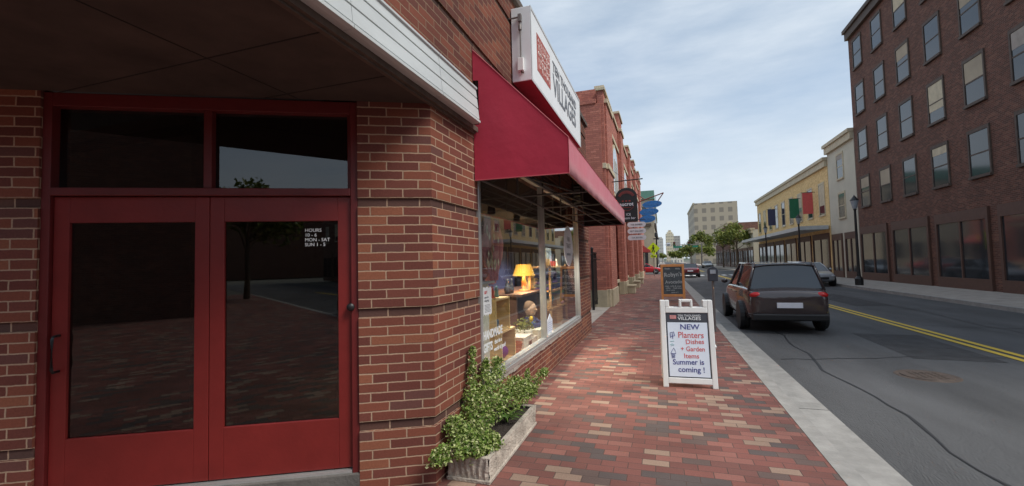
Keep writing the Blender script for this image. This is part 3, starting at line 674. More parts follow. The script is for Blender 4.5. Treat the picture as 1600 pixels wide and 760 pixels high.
basket(-2.12,8.75,1.591,.12,.1,pm('red weave',(.45,.06,.05),.8),'red basket on the top shelf of the textile rack')
basket(-2.14,8.3,.811,.13,.16,M_['crate'],'round straw basket on the lowest shelf of the textile rack, left end')
basket(-2.14,8.8,.811,.13,.18,pm('teal weave',(.05,.22,.25),.8),'teal basket on the lowest shelf of the textile rack')
basket(-2.0,7.7,.463,.15,.2,pm('brown weave',(.25,.13,.07),.8),'brown basket on the deck between the plinth and the rack')
basket(-1.95,5.8,.463,.12,.13,pm('red brown weave',(.35,.1,.05),.8),'red brown basket on the deck right of the pine crates')
for k, (yy, zz, col, lb) in enumerate(((8.25,1.151,(.04,.05,.16),'navy folded textile pile on the middle shelf of the rack, left'),(8.65,1.151,(.1,.04,.16),'violet folded textile pile on the middle shelf of the rack'),(9.1,1.151,(.05,.12,.3),'blue folded textile pile on the middle shelf of the rack, right'),(9.2,.811,(.5,.46,.38),'cream folded textile pile on the lowest shelf of the rack'))):
    t_ = thing('textile_pile', lb, 'textiles', (-2.1,yy,zz), 'folded textiles on the rack')
    for q in range(6): mb = MB(); j_ = rq.uniform(-.012,.012); mb.box(-2.28+j_,-1.99+j_,yy-.15+j_,yy+.15-j_,zz+q*.055+.001,zz+q*.055+.05); obj('folded_cloth', mb, pm('cloth', tuple(c*rq.uniform(.6,1.5) for c in col), .9), t_, bevel=.018)
for k, (x, y, z, c, lb) in enumerate(((-1.98,5.12,1.247,(.5,.08,.06),'small red carved figure on top of the upper pine crate'),(-1.98,5.27,1.247,(.1,.25,.3),'small teal carved figure on top of the upper pine crate'),(-2.2,6.45,.547,(.7,.6,.4),'small cream carved figure on the low grey block'),(-2.05,8.95,1.591,(.75,.7,.6),'small white carved figure on the top shelf of the rack'))):
    t_ = thing('carved_figure', lb, 'figurine', (x,y,z), 'carved figures in the window'); m_ = pm('painted wood', c, .5)
    mb = MB(); mb.lathe([(0,0),(.035,0),(.03,.02),(.02,.05),(.026,.08),(.012,.1),(0,.1)], (x,y,z), 12); obj('body', mb, m_, t_, smooth=True)
    mb = MB(); mb.ell((x,y,z+.115), (.02,.02,.024), 10, 8); obj('head', mb, m_, t_, smooth=True)
# ------------------------------------------------------------------ awning
YA0, YA1, XF = 3.912, 10.12, -.752
aw = thing('awning', 'deep red canvas awning on a steel tube frame over the shop window', 'awning', (D, 7, 2.445))
def side_panel(y, t):
    mb = MB(); out = [(D+.006,2.451),(XF,2.444),(XF,2.772),(D+.006,3.725),(D+.006,3.427),(D+.062,3.42),(D+.062,2.99),(D+.006,2.99)]
    mb.prism(out, 1, y, y+t); return mb
obj('side_panel', side_panel(YA0, .012), M_['red_canvas'], aw)
obj('side_panel', side_panel(YA1-.012, .012), M_['red_canvas'], aw)
# valance with a slight sag between frame ribs
mb = MB(); n = 48
for (za, zb) in ((2.446, 2.772),):
    vs = []; fs = []
    for i in range(n+1):
        y = YA0+.012+(YA1-YA0-.024)*i/n; sag = .006*abs(math.sin(i/n*math.pi*6)); vs += [(XF-sag, y, za+.003*math.sin(i*1.7)), (XF-sag*1.5, y, (za+zb)/2), (XF, y, zb), (XF-.012-sag, y, za), (XF-.012, y, zb-.005)]
    for i in range(n):
        a = i*5; b = a+5; fs += [(a, b, b+1, a+1), (a+1, b+1, b+2, a+2), (a, a+3, b+3, b), (a+3, a+4, b+4, b+3)]
    mb.add(vs, fs)
obj('valance', mb, M_['red_canvas'], aw, smooth=True)
mb = MB(); t = .01
mb.add([(XF,YA0+.012,2.772),(XF,YA1-.012,2.772),(D+.006,YA1-.012,3.725),(D+.006,YA0+.012,3.725),(XF-.012,YA0+.012,2.762),(XF-.012,YA1-.012,2.762),(D+.006,YA1-.012,3.71),(D+.006,YA0+.012,3.71)],
    [(0,1,2,3),(4,7,6,5),(0,4,5,1),(2,6,7,3)])
obj('canopy', mb, M_['red_canvas'], aw)
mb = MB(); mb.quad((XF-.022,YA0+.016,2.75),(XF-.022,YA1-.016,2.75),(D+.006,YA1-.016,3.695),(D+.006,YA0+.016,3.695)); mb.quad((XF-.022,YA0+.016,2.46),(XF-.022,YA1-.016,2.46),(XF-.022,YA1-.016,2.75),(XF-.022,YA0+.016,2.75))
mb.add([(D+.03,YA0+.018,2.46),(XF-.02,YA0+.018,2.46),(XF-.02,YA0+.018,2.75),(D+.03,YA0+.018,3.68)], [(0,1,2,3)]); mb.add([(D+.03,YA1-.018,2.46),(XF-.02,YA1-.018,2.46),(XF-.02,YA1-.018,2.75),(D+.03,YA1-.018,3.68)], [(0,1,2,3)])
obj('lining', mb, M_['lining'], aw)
mb = MB(); e = .004   # welting along panel edges
mb.tube([(D+.008,YA0-.001,2.455),(XF,YA0-.001,2.447),(XF,YA0-.001,2.772),(D+.008,YA0-.001,3.725)], .0045, 6)
mb.tube([(XF,YA0,2.772),(XF,YA1,2.772)], .005, 6); obj('piping', mb, pm('pale red piping', (.45,.09,.11), .6), aw)
mb = MB()
tb = lambda *p: mb.tube(p, .0125, 8)
tb((XF-.03,YA0+.03,2.47),(XF-.03,YA1-.03,2.47)); tb((D+.04,YA0+.03,2.47),(D+.04,YA1-.03,2.47)); tb((-1.2,YA0+.03,2.475),(-1.2,YA1-.03,2.475))
tb((XF-.03,YA0+.03,2.75),(XF-.03,YA1-.03,2.75)); tb((D+.04,YA0+.03,3.66),(D+.04,YA1-.03,3.66)); tb((-1.2,YA0+.03,3.2),(-1.2,YA1-.03,3.2))
for k in range(6):
    y = YA0+.035+(YA1-YA0-.07)*k/5
    tb((D+.02,y,2.47),(XF-.03,y,2.47)); tb((XF-.03,y,2.47),(XF-.03,y,2.75)); tb((XF-.03,y,2.75),(D+.03,y,3.66)); tb((D+.03,y,3.66),(D+.03,y,2.47)); tb((D+.04,y,2.75),(XF-.2,y,2.48))
obj('frame', mb, M_['awning_tube'], aw)
# louvred vent on the wall under the far end of the awning
vt = thing('wall_vent', 'small white louvred vent high under the far half of the awning', 'vent', (D, 8.9, 2.85))
mb = MB()
for k in range(6):
    z = 2.83+k*.062; mb.prism([(8.86, z), (8.93, z+.04), (8.936, z+.048), (8.865, z+.014)], 0, -1.64, -1.5)
obj('louvre', mb, M_['alu_white'], vt)
mb = MB(); mb.box(D+.002,-1.64,8.85,8.96,2.8,3.22); mb.box(-1.5,-1.47,8.85,8.96,2.8,3.22); mb.box(-1.64,-1.5,8.94,8.96,2.8,3.22); obj('frame', mb, M_['black'], vt)

# ------------------------------------------------------------------ illuminated sign box
SY0, SY1, SX, SZ0, SZ1 = 5.138, 8.575, -1.413, 3.872, 4.8
sb = thing('shop_sign', 'long white sign box with red square logo above the red awning', 'sign', (D, 6.8, SZ0))
mb = MB(); mb.box(D+.012, SX, SY0, SY1, SZ0+.003, SZ1); obj('cabinet', mb, M_['sign_white'], sb, bevel=.006)
mb = MB(); mb.box(D+.02, SX-.004, SY0+.006, SY1-.006, SZ0-.004, SZ0+.0025); obj('underside', mb, M_['red_under'], sb)
mb = MB(); mb.box(SX, SX+.006, SY0, SY1, SZ1-.03, SZ1+.003); mb.box(SX, SX+.006, SY0, SY1, SZ0-.003, SZ0+.03); mb.box(SX, SX+.006, SY0, SY0+.035, SZ0+.03, SZ1-.03); mb.box(SX, SX+.006, SY1-.035, SY1, SZ0+.03, SZ1-.03); obj('edge_trim', mb, M_['alu_white'], sb)
XS = SX+.003
mb = MB(); mb.box(SX, XS, 5.42, 6.13, 4.11, 4.6); lg = obj('logo', mb, M_['sign_red'], sb)
rs = random.Random(3); mb = MB()
def strokes(mb, y0, y1, z0, z1, x, nx, nz, tt, th):
    cw, chh = (y1-y0)/nx, (z1-z0)/nz
    for i in range(nx):
        for j in range(nz):
            cy, cz = y0+cw*(i+.5), z0+chh*(j+.5); k = rs.randrange(4)
            if k == 0: mb.box(x, x+th, cy-cw*.38, cy+cw*.3, cz-tt/2, cz+tt/2); mb.box(x, x+th, cy-tt/2, cy+tt/2, cz+tt/2, cz+chh*.42)
            elif k == 1: mb.box(x, x+th, cy-tt/2, cy+tt/2, cz-chh*.42, cz+chh*.4)
            elif k == 2:
                ps = [(cy+cw*.3*math.cos(a), cz+chh*.34*math.sin(a)) for a in [q*.7 for q in range(8)]]
                mb.tube([(x+th/2, a, b) for a, b in ps], tt/2, 5)
            else: mb.tube([(x+th/2, cy-cw*.35, cz+chh*.35), (x+th/2, cy, cz), (x+th/2, cy+cw*.1, cz-chh*.4)], tt/2, 5); mb.tube([(x+th/2, cy+cw*.3, cz+chh*.35), (x+th/2, cy+cw*.02, cz)], tt/2, 5)
strokes(mb, 5.46, 6.09, 4.15, 4.56, XS, 8, 5, .014, .003)
obj('logo_pattern', mb, M_['sign_pattern'], lg)
text('lettering', 'TEN THOUSAND', .2, frameM((XS, 6.3, 4.47), (0,1,0), (0,0,1)), M_['letter_grey'], sb, ext=.002, bold=.004, sx=1.22)
text('lettering', 'VILLAGES', .44, frameM((XS, 6.3, 4.115), (0,1,0), (0,0,1)), M_['letter_grey'], sb, ext=.002, bold=.006, sx=.98)
mb = MB(); mb.tube([(D-.01,SY0-.03,4.66),(-1.55,SY0-.03,4.66),(-1.535,SY0-.03,4.64),(-1.535,SY0-.03,4.15)], .011); mb.box(-1.555,-1.515,SY0-.055,SY0-.008,4.6,4.69); mb.lathe([(.016,4.49),(.022,4.5),(.022,4.55),(.016,4.56)], (-1.535,SY0-.03,0), 10)
obj('conduit', mb, M_['frame_steel'], sb)
mb = MB(); mb.box(-1.575,-1.5,SY0-.05,SY0-.001,3.99,4.15); obj('junction_box', mb, M_['board_white'], sb, bevel=.006)
mb = MB(); mb.tube([(-1.53,SY0-.03,3.99),(-1.53,SY0-.03,3.965),(-1.5,SY0-.03,3.96)], .009); obj('conduit_elbow', mb, M_['rust'], sb)

# ------------------------------------------------------------------ planter with variegated shrub
px0, px1, py0, py1, ph = -1.635, -1.3, 3.2, 4.5, .19
tr_ = thing('planter', 'long low cast concrete trough with ribbed sides against the shop wall', 'planter', (-1.47, 3.85, 0))
mb = MB(); mb.box(px0-.012, px1+.014, py0-.014, py1+.014, .0, .028); obj('foot', mb, M_['planter'], tr_, bevel=.006)
mb = MB()
def ribbed(a, b, nrm):
    a, b = Vector(a), Vector(b); n = int((b-a).length/.012); vs = []; fs = []; nrm = Vector(nrm)
    lv = 7
    for i in range(n+1):
        p = a.lerp(b, i/n)
        for j in range(lv):
            z = .028+(ph-.03)*j/(lv-1); dpt = .007*math.sin(i*1.55+math.sin(z*38+i*.21)*1.1)+.004*noise.noise(Vector((i*.35, z*30, 0)))
            if j in (0, lv-1): dpt = 0
            vs.append((p.x+nrm.x*(dpt+z*.06), p.y+nrm.y*(dpt+z*.06), z))
    for i in range(n):
        for j in range(lv-1): fs.append((i*lv+j, (i+1)*lv+j, (i+1)*lv+j+1, i*lv+j+1))
    mb.add(vs, fs)
ribbed((px0,py0,0), (px1,py0,0), (0,-1,0)); ribbed((px1,py0,0), (px1,py1,0), (1,0,0)); ribbed((px1,py1,0), (px0,py1,0), (0,1,0)); ribbed((px0,py1,0), (px0,py0,0), (-1,0,0))
w = .03; e = .012
mb.box(px0-e,px1+e,py0-e,py0+w,ph-.004,ph+.004); mb.box(px0-e,px1+e,py1-w,py1+e,ph-.004,ph+.004); mb.box(px0-e,px0+w,py0+w,py1-w,ph-.004,ph+.004); mb.box(px1-w,px1+e,py0+w,py1-w,ph-.004,ph+.004)
mb.box(px0+.005,px1-.005,py0+w-.005,py0+w,.1,ph-.004); mb.box(px1-w-.002,px1-w+.003,py0+w,py1-w,.1,ph-.004)
obj('trough', mb, M_['planter'], tr_)
mb = MB(); vs = []; fs = []; nx, ny = 10, 40
for i in range(nx+1):
    for j in range(ny+1): x = px0+.02+(px1-px0-.04)*i/nx; y = py0+.02+(py1-py0-.04)*j/ny; vs.append((x, y, ph-.03+.02*noise.noise(Vector((x*20, y*20, 1)))))
for i in range(nx):
    for j in range(ny): a = i*(ny+1)+j; fs.append((a, a+ny+1, a+ny+2, a+1))
mb.add(vs, fs); obj('soil', mb, M_['soil'], tr_)
sh = thing('shrub', 'variegated green and cream shrub climbing the wall and spilling over the trough', 'shrub', (-1.5, 3.5, .17))
stems = [ # path, radius list
 ([(-1.55,3.4,.16),(-1.57,3.5,.4),(-1.6,3.6,.65),(-1.61,3.66,.93)], (.11,.075,.045,.022), 900),
 ([(-1.53,3.45,.16),(-1.55,3.65,.4),(-1.58,3.85,.62),(-1.6,3.93,.76)], (.1,.08,.05,.028), 800),
 ([(-1.52,3.5,.18),(-1.54,3.8,.4),(-1.56,4.1,.58),(-1.58,4.2,.7)], (.1,.1,.09,.05), 1000),
 ([(-1.5,3.3,.2),(-1.52,3.25,.3),(-1.56,3.2,.38),(-1.58,3.18,.45)], (.12,.12,.08,.04), 900),
 ([(-1.48,3.28,.26),(-1.5,3.14,.28),(-1.56,3.0,.27),(-1.6,2.9,.27)], (.1,.075,.06,.045), 900),
 ([(-1.42,3.34,.26),(-1.39,3.25,.27),(-1.39,3.18,.25)], (.1,.07,.045), 700),
 ([(-1.44,3.3,.22),(-1.36,3.36,.25),(-1.3,3.42,.22)], (.1,.08,.05), 700),
 ([(-1.52,3.9,.3),(-1.48,4.15,.42),(-1.45,4.4,.46)], (.06,.07,.06), 700),
 ([(-1.5,4.2,.25),(-1.46,4.4,.35),(-1.42,4.55,.32),(-1.36,4.7,.3)], (.1,.11,.09,.05), 1000),
 ([(-1.45,4.45,.25),(-1.38,4.65,.34),(-1.32,4.85,.42),(-1.28,4.95,.46)], (.08,.07,.045,.02), 500),
 ([(-1.45,4.5,.3),(-1.42,4.6,.42),(-1.41,4.66,.52)], (.06,.035,.015), 200),
]
lm = MB(); sm_ = MB()
for path, rad, n_ in stems:
    path = [Vector(p) for p in path]
    sm_.tube(path, [.007]*len(path), 6)
    k = len(path)-1
    for _ in range(int(n_*2.9)):
        t = random.random()*k; i = min(int(t), k-1); fr_ = t-i; c = path[i].lerp(path[i+1], fr_); rr = rad[i]*(1-fr_)+rad[i+1]*fr_
        v_ = Vector((random.gauss(0,1), random.gauss(0,1), random.gauss(0,1))).normalized()*rr*1.18*random.uniform(.35,1.12)*(1+.45*noise.noise(c*14))
        v_ = v_+c
        v_.x = max(v_.x, D+.012); v_.z = max(v_.z, .03)
        # keep off the splayed wall: mirror points that fall behind it
        s_ = (v_.x-D)*(-dy)+(v_.y-CY)*dx
        if v_.y < CY and s_ < .01: continue
        if noise.noise(v_*16) < -.12 and random.random() < .85: continue
        leaves(lm, [v_], .025, flat=.32, up=.5)
obj('foliage', lm, M_['leaf_var'], sh); obj('stem', sm_, M_['bark'], sh)
sp_ = MB()
for k in range(26):
    a = random.uniform(0,6.28); b = Vector((-1.44, 4.02, .17)); L_ = random.uniform(.14,.24); dv = Vector((math.cos(a), math.sin(a), 0)); sd_ = Vector((-dv.y, dv.x, 0))
    ps = [b+dv*L_*t*(.35+.65*t)+Vector((0,0,L_*(t*1.1-.75*t*t))) for t in (0,.33,.66,1)]; ww = [.007,.008,.006,.0005]
    vs = []; 
    for p_, q_ in zip(ps, ww): vs += [p_-sd_*q_, p_+sd_*q_]
    sp_.add(vs, [(0,1,3,2),(2,3,5,4),(4,5,7,6)])
gp = thing('strap_leaf_plant', 'small tuft of green strap leaves in the middle of the trough', 'plant', (-1.44,4.02,.17)); obj('foliage', sp_, M_['leaf_grass'], gp)

# ------------------------------------------------------------------ second building, red painted brick with stone
rb = thing('red_brick_building', 'tall red brick building with stepped pillars, cream caps and a stone base', 'building', (-2, 17, 0))
YB, YE, XW, XP, XU = 16.6, 50.0, -2.2, -1.78, -1.93
mb = MB(); mb.box(-9, -1.96, YB, YB+.4, .62, 7.55); mb.box(-9, XW, YB+.4, YE, .62, 4.2); mb.box(-9, XU, YB+.4, YE, 4.2, 8.25)
obj('wall', mb, M_['brick_far'], rb)
mb = MB(); mb.box(-9, -2.12, YB-.04, YB+.44, 7.55, 7.72); obj('coping', mb, M_['brick_far'], rb); mb = MB(); mb.box(XU-.3, XU+.07, YB+.5, YE, 8.252, 8.4); obj('coping', mb, M_['cream'], rb)
for n in [0]: pass
mb = MB(); mb.box(-9, -1.93, YB-.035, YB+.45, 0, .618); mb.box(-9, XW+.04, YB+.45, YE, 0, .618); obj('stone_base', mb, M_['stone'], rb)
P_Y = [(16.86, 18.9, 7.6, 8.15), (23.3, 24.8, 8.3, 9.3), (29.6, 31, 8.6, 9.1), (35.8, 37.2, 8.7, 9.5), (43.5, 46, 9.2, 10.1)]
for i, (y0, y1, zc, zt) in enumerate(P_Y):
    q = MB(); q.box(-2.08, XP-.07, y0-.2, y1+.2, .64, zt-.12) ; q.box(XW-.19, XP, y0, y1, .642, zc)
    pl_ = obj('pillar', q, M_['brick_far'], rb)
    q = MB(); q.box(-2.13, XP-.0, y0-.26, y1+.26, zt-.12, zt); q.box(XP-.159, XP+.06, y0-.05, y1+.05, zc, zc+.16); q.box(XP-.17, XP+.05, y0-.04, y1+.04, 5.1, 5.3)
    q.box(-2.05, XP-.04, y0-.235, y1+.235, 5.101, 5.299)
    obj('stone_cap', q, M_['cream'], pl_, bevel=.015)
    q = MB(); q.box(-2.1, XP-.04, y0-.23, y1+.23, .001, .637); q.box(XW-.1, XP+.045, y0-.04, y1+.04, 0, .641); obj('plinth', q, M_['stone'], pl_, bevel=.015)
bays = [(P_Y[i][1]+.2, P_Y[i+1][0]-.2) for i in range(4)]+[(46.2, 50)]
for i, (y0, y1) in enumerate(bays):
    # tall arched upper window in a cream surround
    yc = (y0+y1)/2; hw = min(1.3, (y1-y0)/2-.3); a0, a1 = yc-hw, yc+hw
    arc = [(yc+hw*math.cos(t), 6.0+hw*.8*math.sin(t)) for t in [math.pi*k/10 for k in range(11)]]
    q = MB(); q.prism([(a0, 4.6), (a1, 4.6)]+arc, 0, XU, XU+.03)
    w_ = obj('window', q, M_['cream'], rb)
    arc2 = [(yc+(hw-.2)*math.cos(t), 6.0+(hw-.2)*.8*math.sin(t)) for t in [math.pi*k/10 for k in range(11)]]
    q = MB(); q.prism([(a0+.2, 4.75), (a1-.2, 4.75)]+arc2, 0, XU+.03, XU+.045); obj('pane', q, M_['pane_sky'], w_)
    q = MB()
    for k in (-1, 0, 1): q.box(XU+.046, XU+.06, yc+k*hw*.38-.02, yc+k*hw*.38+.02, 4.76, 6.3)
    obj('glazing_bar', q, M_['cream'], w_)
    q = MB(); ya, yb = y0+.3, y1-.3
    for k in range(2):
        s0 = ya+(yb-ya)*k/2+.15; s1 = ya+(yb-ya)*(k+1)/2-.15
        q = MB(); q.box(XW+.001, XW+.03, s0, s1, 1.1 if i else .64, 3.7); d_ = obj('lower_window' if i else 'doorway', q, M_['brown_wood'], rb)
        q = MB(); q.box(XW+.03, XW+.04, s0+.12, s1-.12, 1.22, 3.55); obj('pane', q, M_['pane'], d_)
    q = MB(); q.box(XW+.002, XW+.16, y0+.02, y1-.02, .621, .76); obj('stone_sill', q, M_['cream'], rb, bevel=.01); q = MB(); q.box(XW+.002, XW+.1, y0+.02, y1-.02, 3.85, 4.05); obj('lintel', q, M_['cream'], rb, bevel=.01); q = MB(); q.box(XU+.002, XU+.06, y0+.02, y1-.02, 7.1, 7.28); obj('stone_band', q, M_['cream'], rb, bevel=.01)
for i, (yy, ll) in enumerate(((23.6, 'nearest low sandstone block at the foot of the red brick pillars'), (28.4, 'middle low sandstone block at the foot of the red brick pillars'), (33.5, 'farthest low sandstone block at the foot of the red brick pillars'))):
    q = MB(); q.box(-1.72, -1.36, yy, yy+.9, .001, .36); t_ = thing('stone_block', ll, 'block', (-1.54,yy+.45,0), 'stone blocks along the red brick facade'); obj('body', q, M_['stone'], t_, bevel=.02)
    q = MB(); q.box(-1.75, -1.33, yy-.03, yy+.93, .36, .43); obj('cap', q, M_['stone'], t_, bevel=.012)
# end shop
es = thing('red_shop', 'low red shop with dark front beyond the red brick building', 'building', (-2,53,0))
mb = MB(); mb.box(-9, -1.95, 50.05, 55, 0, 6.2); obj('wall', mb, M_['brick_far'], es)
mb = MB(); mb.box(-9, -1.88, 50.02, 55.06, 6.2, 6.45); obj('cornice', mb, M_['cream'], es)
for k in range(3):
    mb = MB(); mb.box(-1.949, -1.9, 50.5+k*1.5, 51.7+k*1.5, .5, 3); w_ = obj('shop_window', mb, M_['black'], es); mb = MB(); mb.box(-1.9, -1.89, 50.6+k*1.5, 51.6+k*1.5, .6, 2.9); obj('pane', mb, M_['pane'], w_)
mb = MB(); mb.prism([(-1.94,3.35),(-1.15,2.75),(-1.15,2.6),(-1.94,2.6)], 1, 50.4, 54.8); obj('canopy', mb, pm('faded red canvas', (.45,.08,.08), .7), es)

# ------------------------------------------------------------------ iron gate in the gap
gt = thing('iron_gate', 'black iron gate standing open in the gap between the brick buildings', 'gate', (-2.3, 15.6, 0))
mb = MB(); mb.box(-2.34,-2.26,15.55,15.63,0,2.08); mb.ell((-2.3,15.59,2.12), (.05,.05,.06), 10, 6); obj('post', mb, M_['black'], gt)
lfm = MB()
for z in (.3, 1.0, 1.75, 1.95): lfm.box(-2.335,-2.265,15.63,16.52,z,z+.05)
for k in range(9): y = 15.68+k*.095; lfm.box(-2.312,-2.288,y,y+.024,.15,1.98)
lfm.box(-2.32,-2.28,16.48,16.53,.12,1.97); obj('leaf', lfm, M_['black'], gt)
mb = MB(); mb.box(-2.31,-2.29,15.66,16.48,.35,1.7); obj('mesh_panel', mb, M_['black'], gt)
mb = MB(); mb.tube([(-2.3,15.6,1.72),(-1.95,14.9,1.72)], .014); mb.tube([(-2.6,15.0,1.65),(-2.3,15.56,1.95)], .01); obj('latch_bar', mb, M_['black'], gt)
rl = thing('side_railing', 'thin black railing set into the side wall of the corner shop', 'railing', (-2,12,0))
mb = MB()
for z in (1.05, 2.0): mb.tube([(-2.6,10.92,z),(-2.6,15.5,z-.05)], .014, 6)
obj('rail', mb, M_['black'], rl)
for k in range(24): mb = MB(); y = 11.1+k*.19; mb.tube([(-2.6,y,.0),(-2.6,y,2.0)], .008, 6); obj('baluster', mb, M_['black'], rl)

# ------------------------------------------------------------------ hanging signs on the left
hs = thing('hanging_sign', 'black round topped hanging sign with red arc and white lettering', 'sign', (-1.7, 18, 4.6))
mb = MB(); mb.tube([(-1.79,18.0,4.8),(-.6,18.0,4.84)], .022); mb.tube([(-1.5,18,4.8),(-1.5,18,4.35)], .008, 6); mb.tube([(-.98,18,4.8),(-.98,18,4.35)], .008, 6); mb.tube([(-1.78,17.6,5.25),(-1.2,18,4.82)], .006, 5); obj('bracket', mb, M_['black'], hs)
cx_, hw = -1.245, .41
pts = [(cx_-hw,3.18),(cx_+hw,3.18)]+[(cx_+hw*math.cos(t), 4.17+.36*math.sin(t)) for t in [math.pi*k/16 for k in range(17)]]
mb = MB(); mb.prism(pts, 1, 17.97, 18.03); pn = obj('panel', mb, M_['black_matte'], hs, bevel=.008)
FM = lambda x, z: frameM((x, 17.966, z), (1,0,0), (0,0,1))
red_dim = pm('dull red paint', (.3,.035,.03), .6)
mb = MB(); A = [(cx_+.33*math.cos(t), 4.12+.3*math.sin(t)) for t in [R(20)+R(140)*k/14 for k in range(15)]]; B = [(cx_+.24*math.cos(t), 4.1+.2*math.sin(t)) for t in [R(20)+R(140)*k/14 for k in range(15)]]
mb.prism(A+B[::-1], 1, 17.964, 17.969); obj('red_arc', mb, pm('deep red arc', (.14,.03,.028), .6), pn)
for k, ch_ in enumerate('SMOKEHOUSE'):
    t = R(152)-R(124)*k/9; c_ = (cx_+.285*math.cos(t), 4.11+.25*math.sin(t)); a = t-math.pi/2
    text('lettering', ch_, .085, frameM((c_[0]-.02*math.cos(a), 17.962, c_[1]-.02*math.sin(a)-.02), (math.cos(a),0,math.sin(a)), (-math.sin(a),0,math.cos(a))), red_dim, pn, ext=.001)
text('lettering', 'aucrot', .2, frameM((cx_, 17.966, 3.82), (1,0,0), (0,0,1)), M_['plate'], pn, ext=.002, align='CENTER', bold=.003)
text('lettering', 'ICE', .13, frameM((cx_+.06, 17.966, 3.43), (1,0,0), (0,0,1)), M_['plate'], pn, ext=.002, align='CENTER')
text('lettering', 'cream bar', .13, frameM((cx_+.06, 17.966, 3.29), (1,0,0), (0,0,1)), M_['plate'], pn, ext=.002, align='CENTER')
mb = MB(); mb.tube([(cx_+.28*math.cos(t), 17.966, 3.87+.25*math.sin(t)) for t in [R(190)+R(160)*k/16 for k in range(17)]], .008, 5)
for k in range(3): mb.box(cx_-.17+k*.13, cx_-.1+k*.13, 17.964, 17.969, 3.98, 4.03)
mb.box(cx_-.18, cx_+.18, 17.964, 17.969, 3.745, 3.76); obj('emblem', mb, red_dim, pn)
# three white plates
wp = thing('white_plate_sign', 'three white round ended plates hung one below another on the red brick pillar', 'sign', (-1.7, 24.5, 3.2))
mb = MB(); mb.tube([(-1.79,24.5,3.84),(-.75,24.5,3.84)], .018); mb.tube([(-1.45,24.5,3.84),(-1.45,24.5,2.72)], .007, 5); mb.tube([(-1.0,24.5,3.84),(-1.0,24.5,2.72)], .007, 5); obj('bracket', mb, M_['black'], wp)
for k, s_ in enumerate(('THE BARBER', 'ART GALLERY', 'TEA ROOM')):
    z = 3.58-k*.345; pts = [(-1.22+.47*math.copysign(1, math.cos(t))*(.72+.28*abs(math.cos(t))), z+.135*math.sin(t)) for t in [2*math.pi*(j+.5)/20 for j in range(20)]]
    mb = MB(); mb.prism(pts, 1, 24.48, 24.52); pq = obj('plate', mb, M_['plate'], wp)
    text('lettering', s_, .11, frameM((-1.22, 24.476, z-.04), (1,0,0), (0,0,1)), M_['slate'], pq, ext=.002, align='CENTER')
# blue ovals
bo = thing('blue_oval_sign', 'three blue ovals hanging from a triangular red iron bracket', 'sign', (-1.7, 30.3, 5))
mb = MB(); mb.tube([(-1.79,30.3,5.35),(.24,30.3,6.0)], .035); mb.tube([(-1.79,30.3,6.35),(-.9,30.3,5.6)], .03); mb.tube([(.24,30.3,6.0),(-.12,30.3,5.5)], .03); mb.tube([(-1.3,30.3,5.5),(-1.3,30.3,4.3)], .012, 5)
mb.tube([(-.25,30.3,5.8),(-.25,30.3,4.3)], .012, 5); obj('bracket', mb, pm('rusty red iron', (.2,.05,.04), .6), bo)
for k, (xa, xb, zc) in enumerate(((-1.1,.12,5.3),(-1.3,-.1,4.82),(-1.32,-.3,4.36))):
    c_ = (xa+xb)/2; mb = MB(); mb.prism([(c_+(xb-xa)/2*math.cos(t), zc+.23*math.sin(t)+.03*math.cos(t)) for t in [2*math.pi*j/28 for j in range(28)]], 1, 30.27, 30.33); pq = obj('oval', mb, M_['blue_oval'], bo)
    text('lettering', ('THE CAFE', 'BOOKS', 'STUDIO')[k], .19, frameM((c_, 30.262, zc-.06), (1,0,0), (0,0,1)), pm('pale blue letter', (.1,.28,.6), .6), pq, ext=.002, align='CENTER')

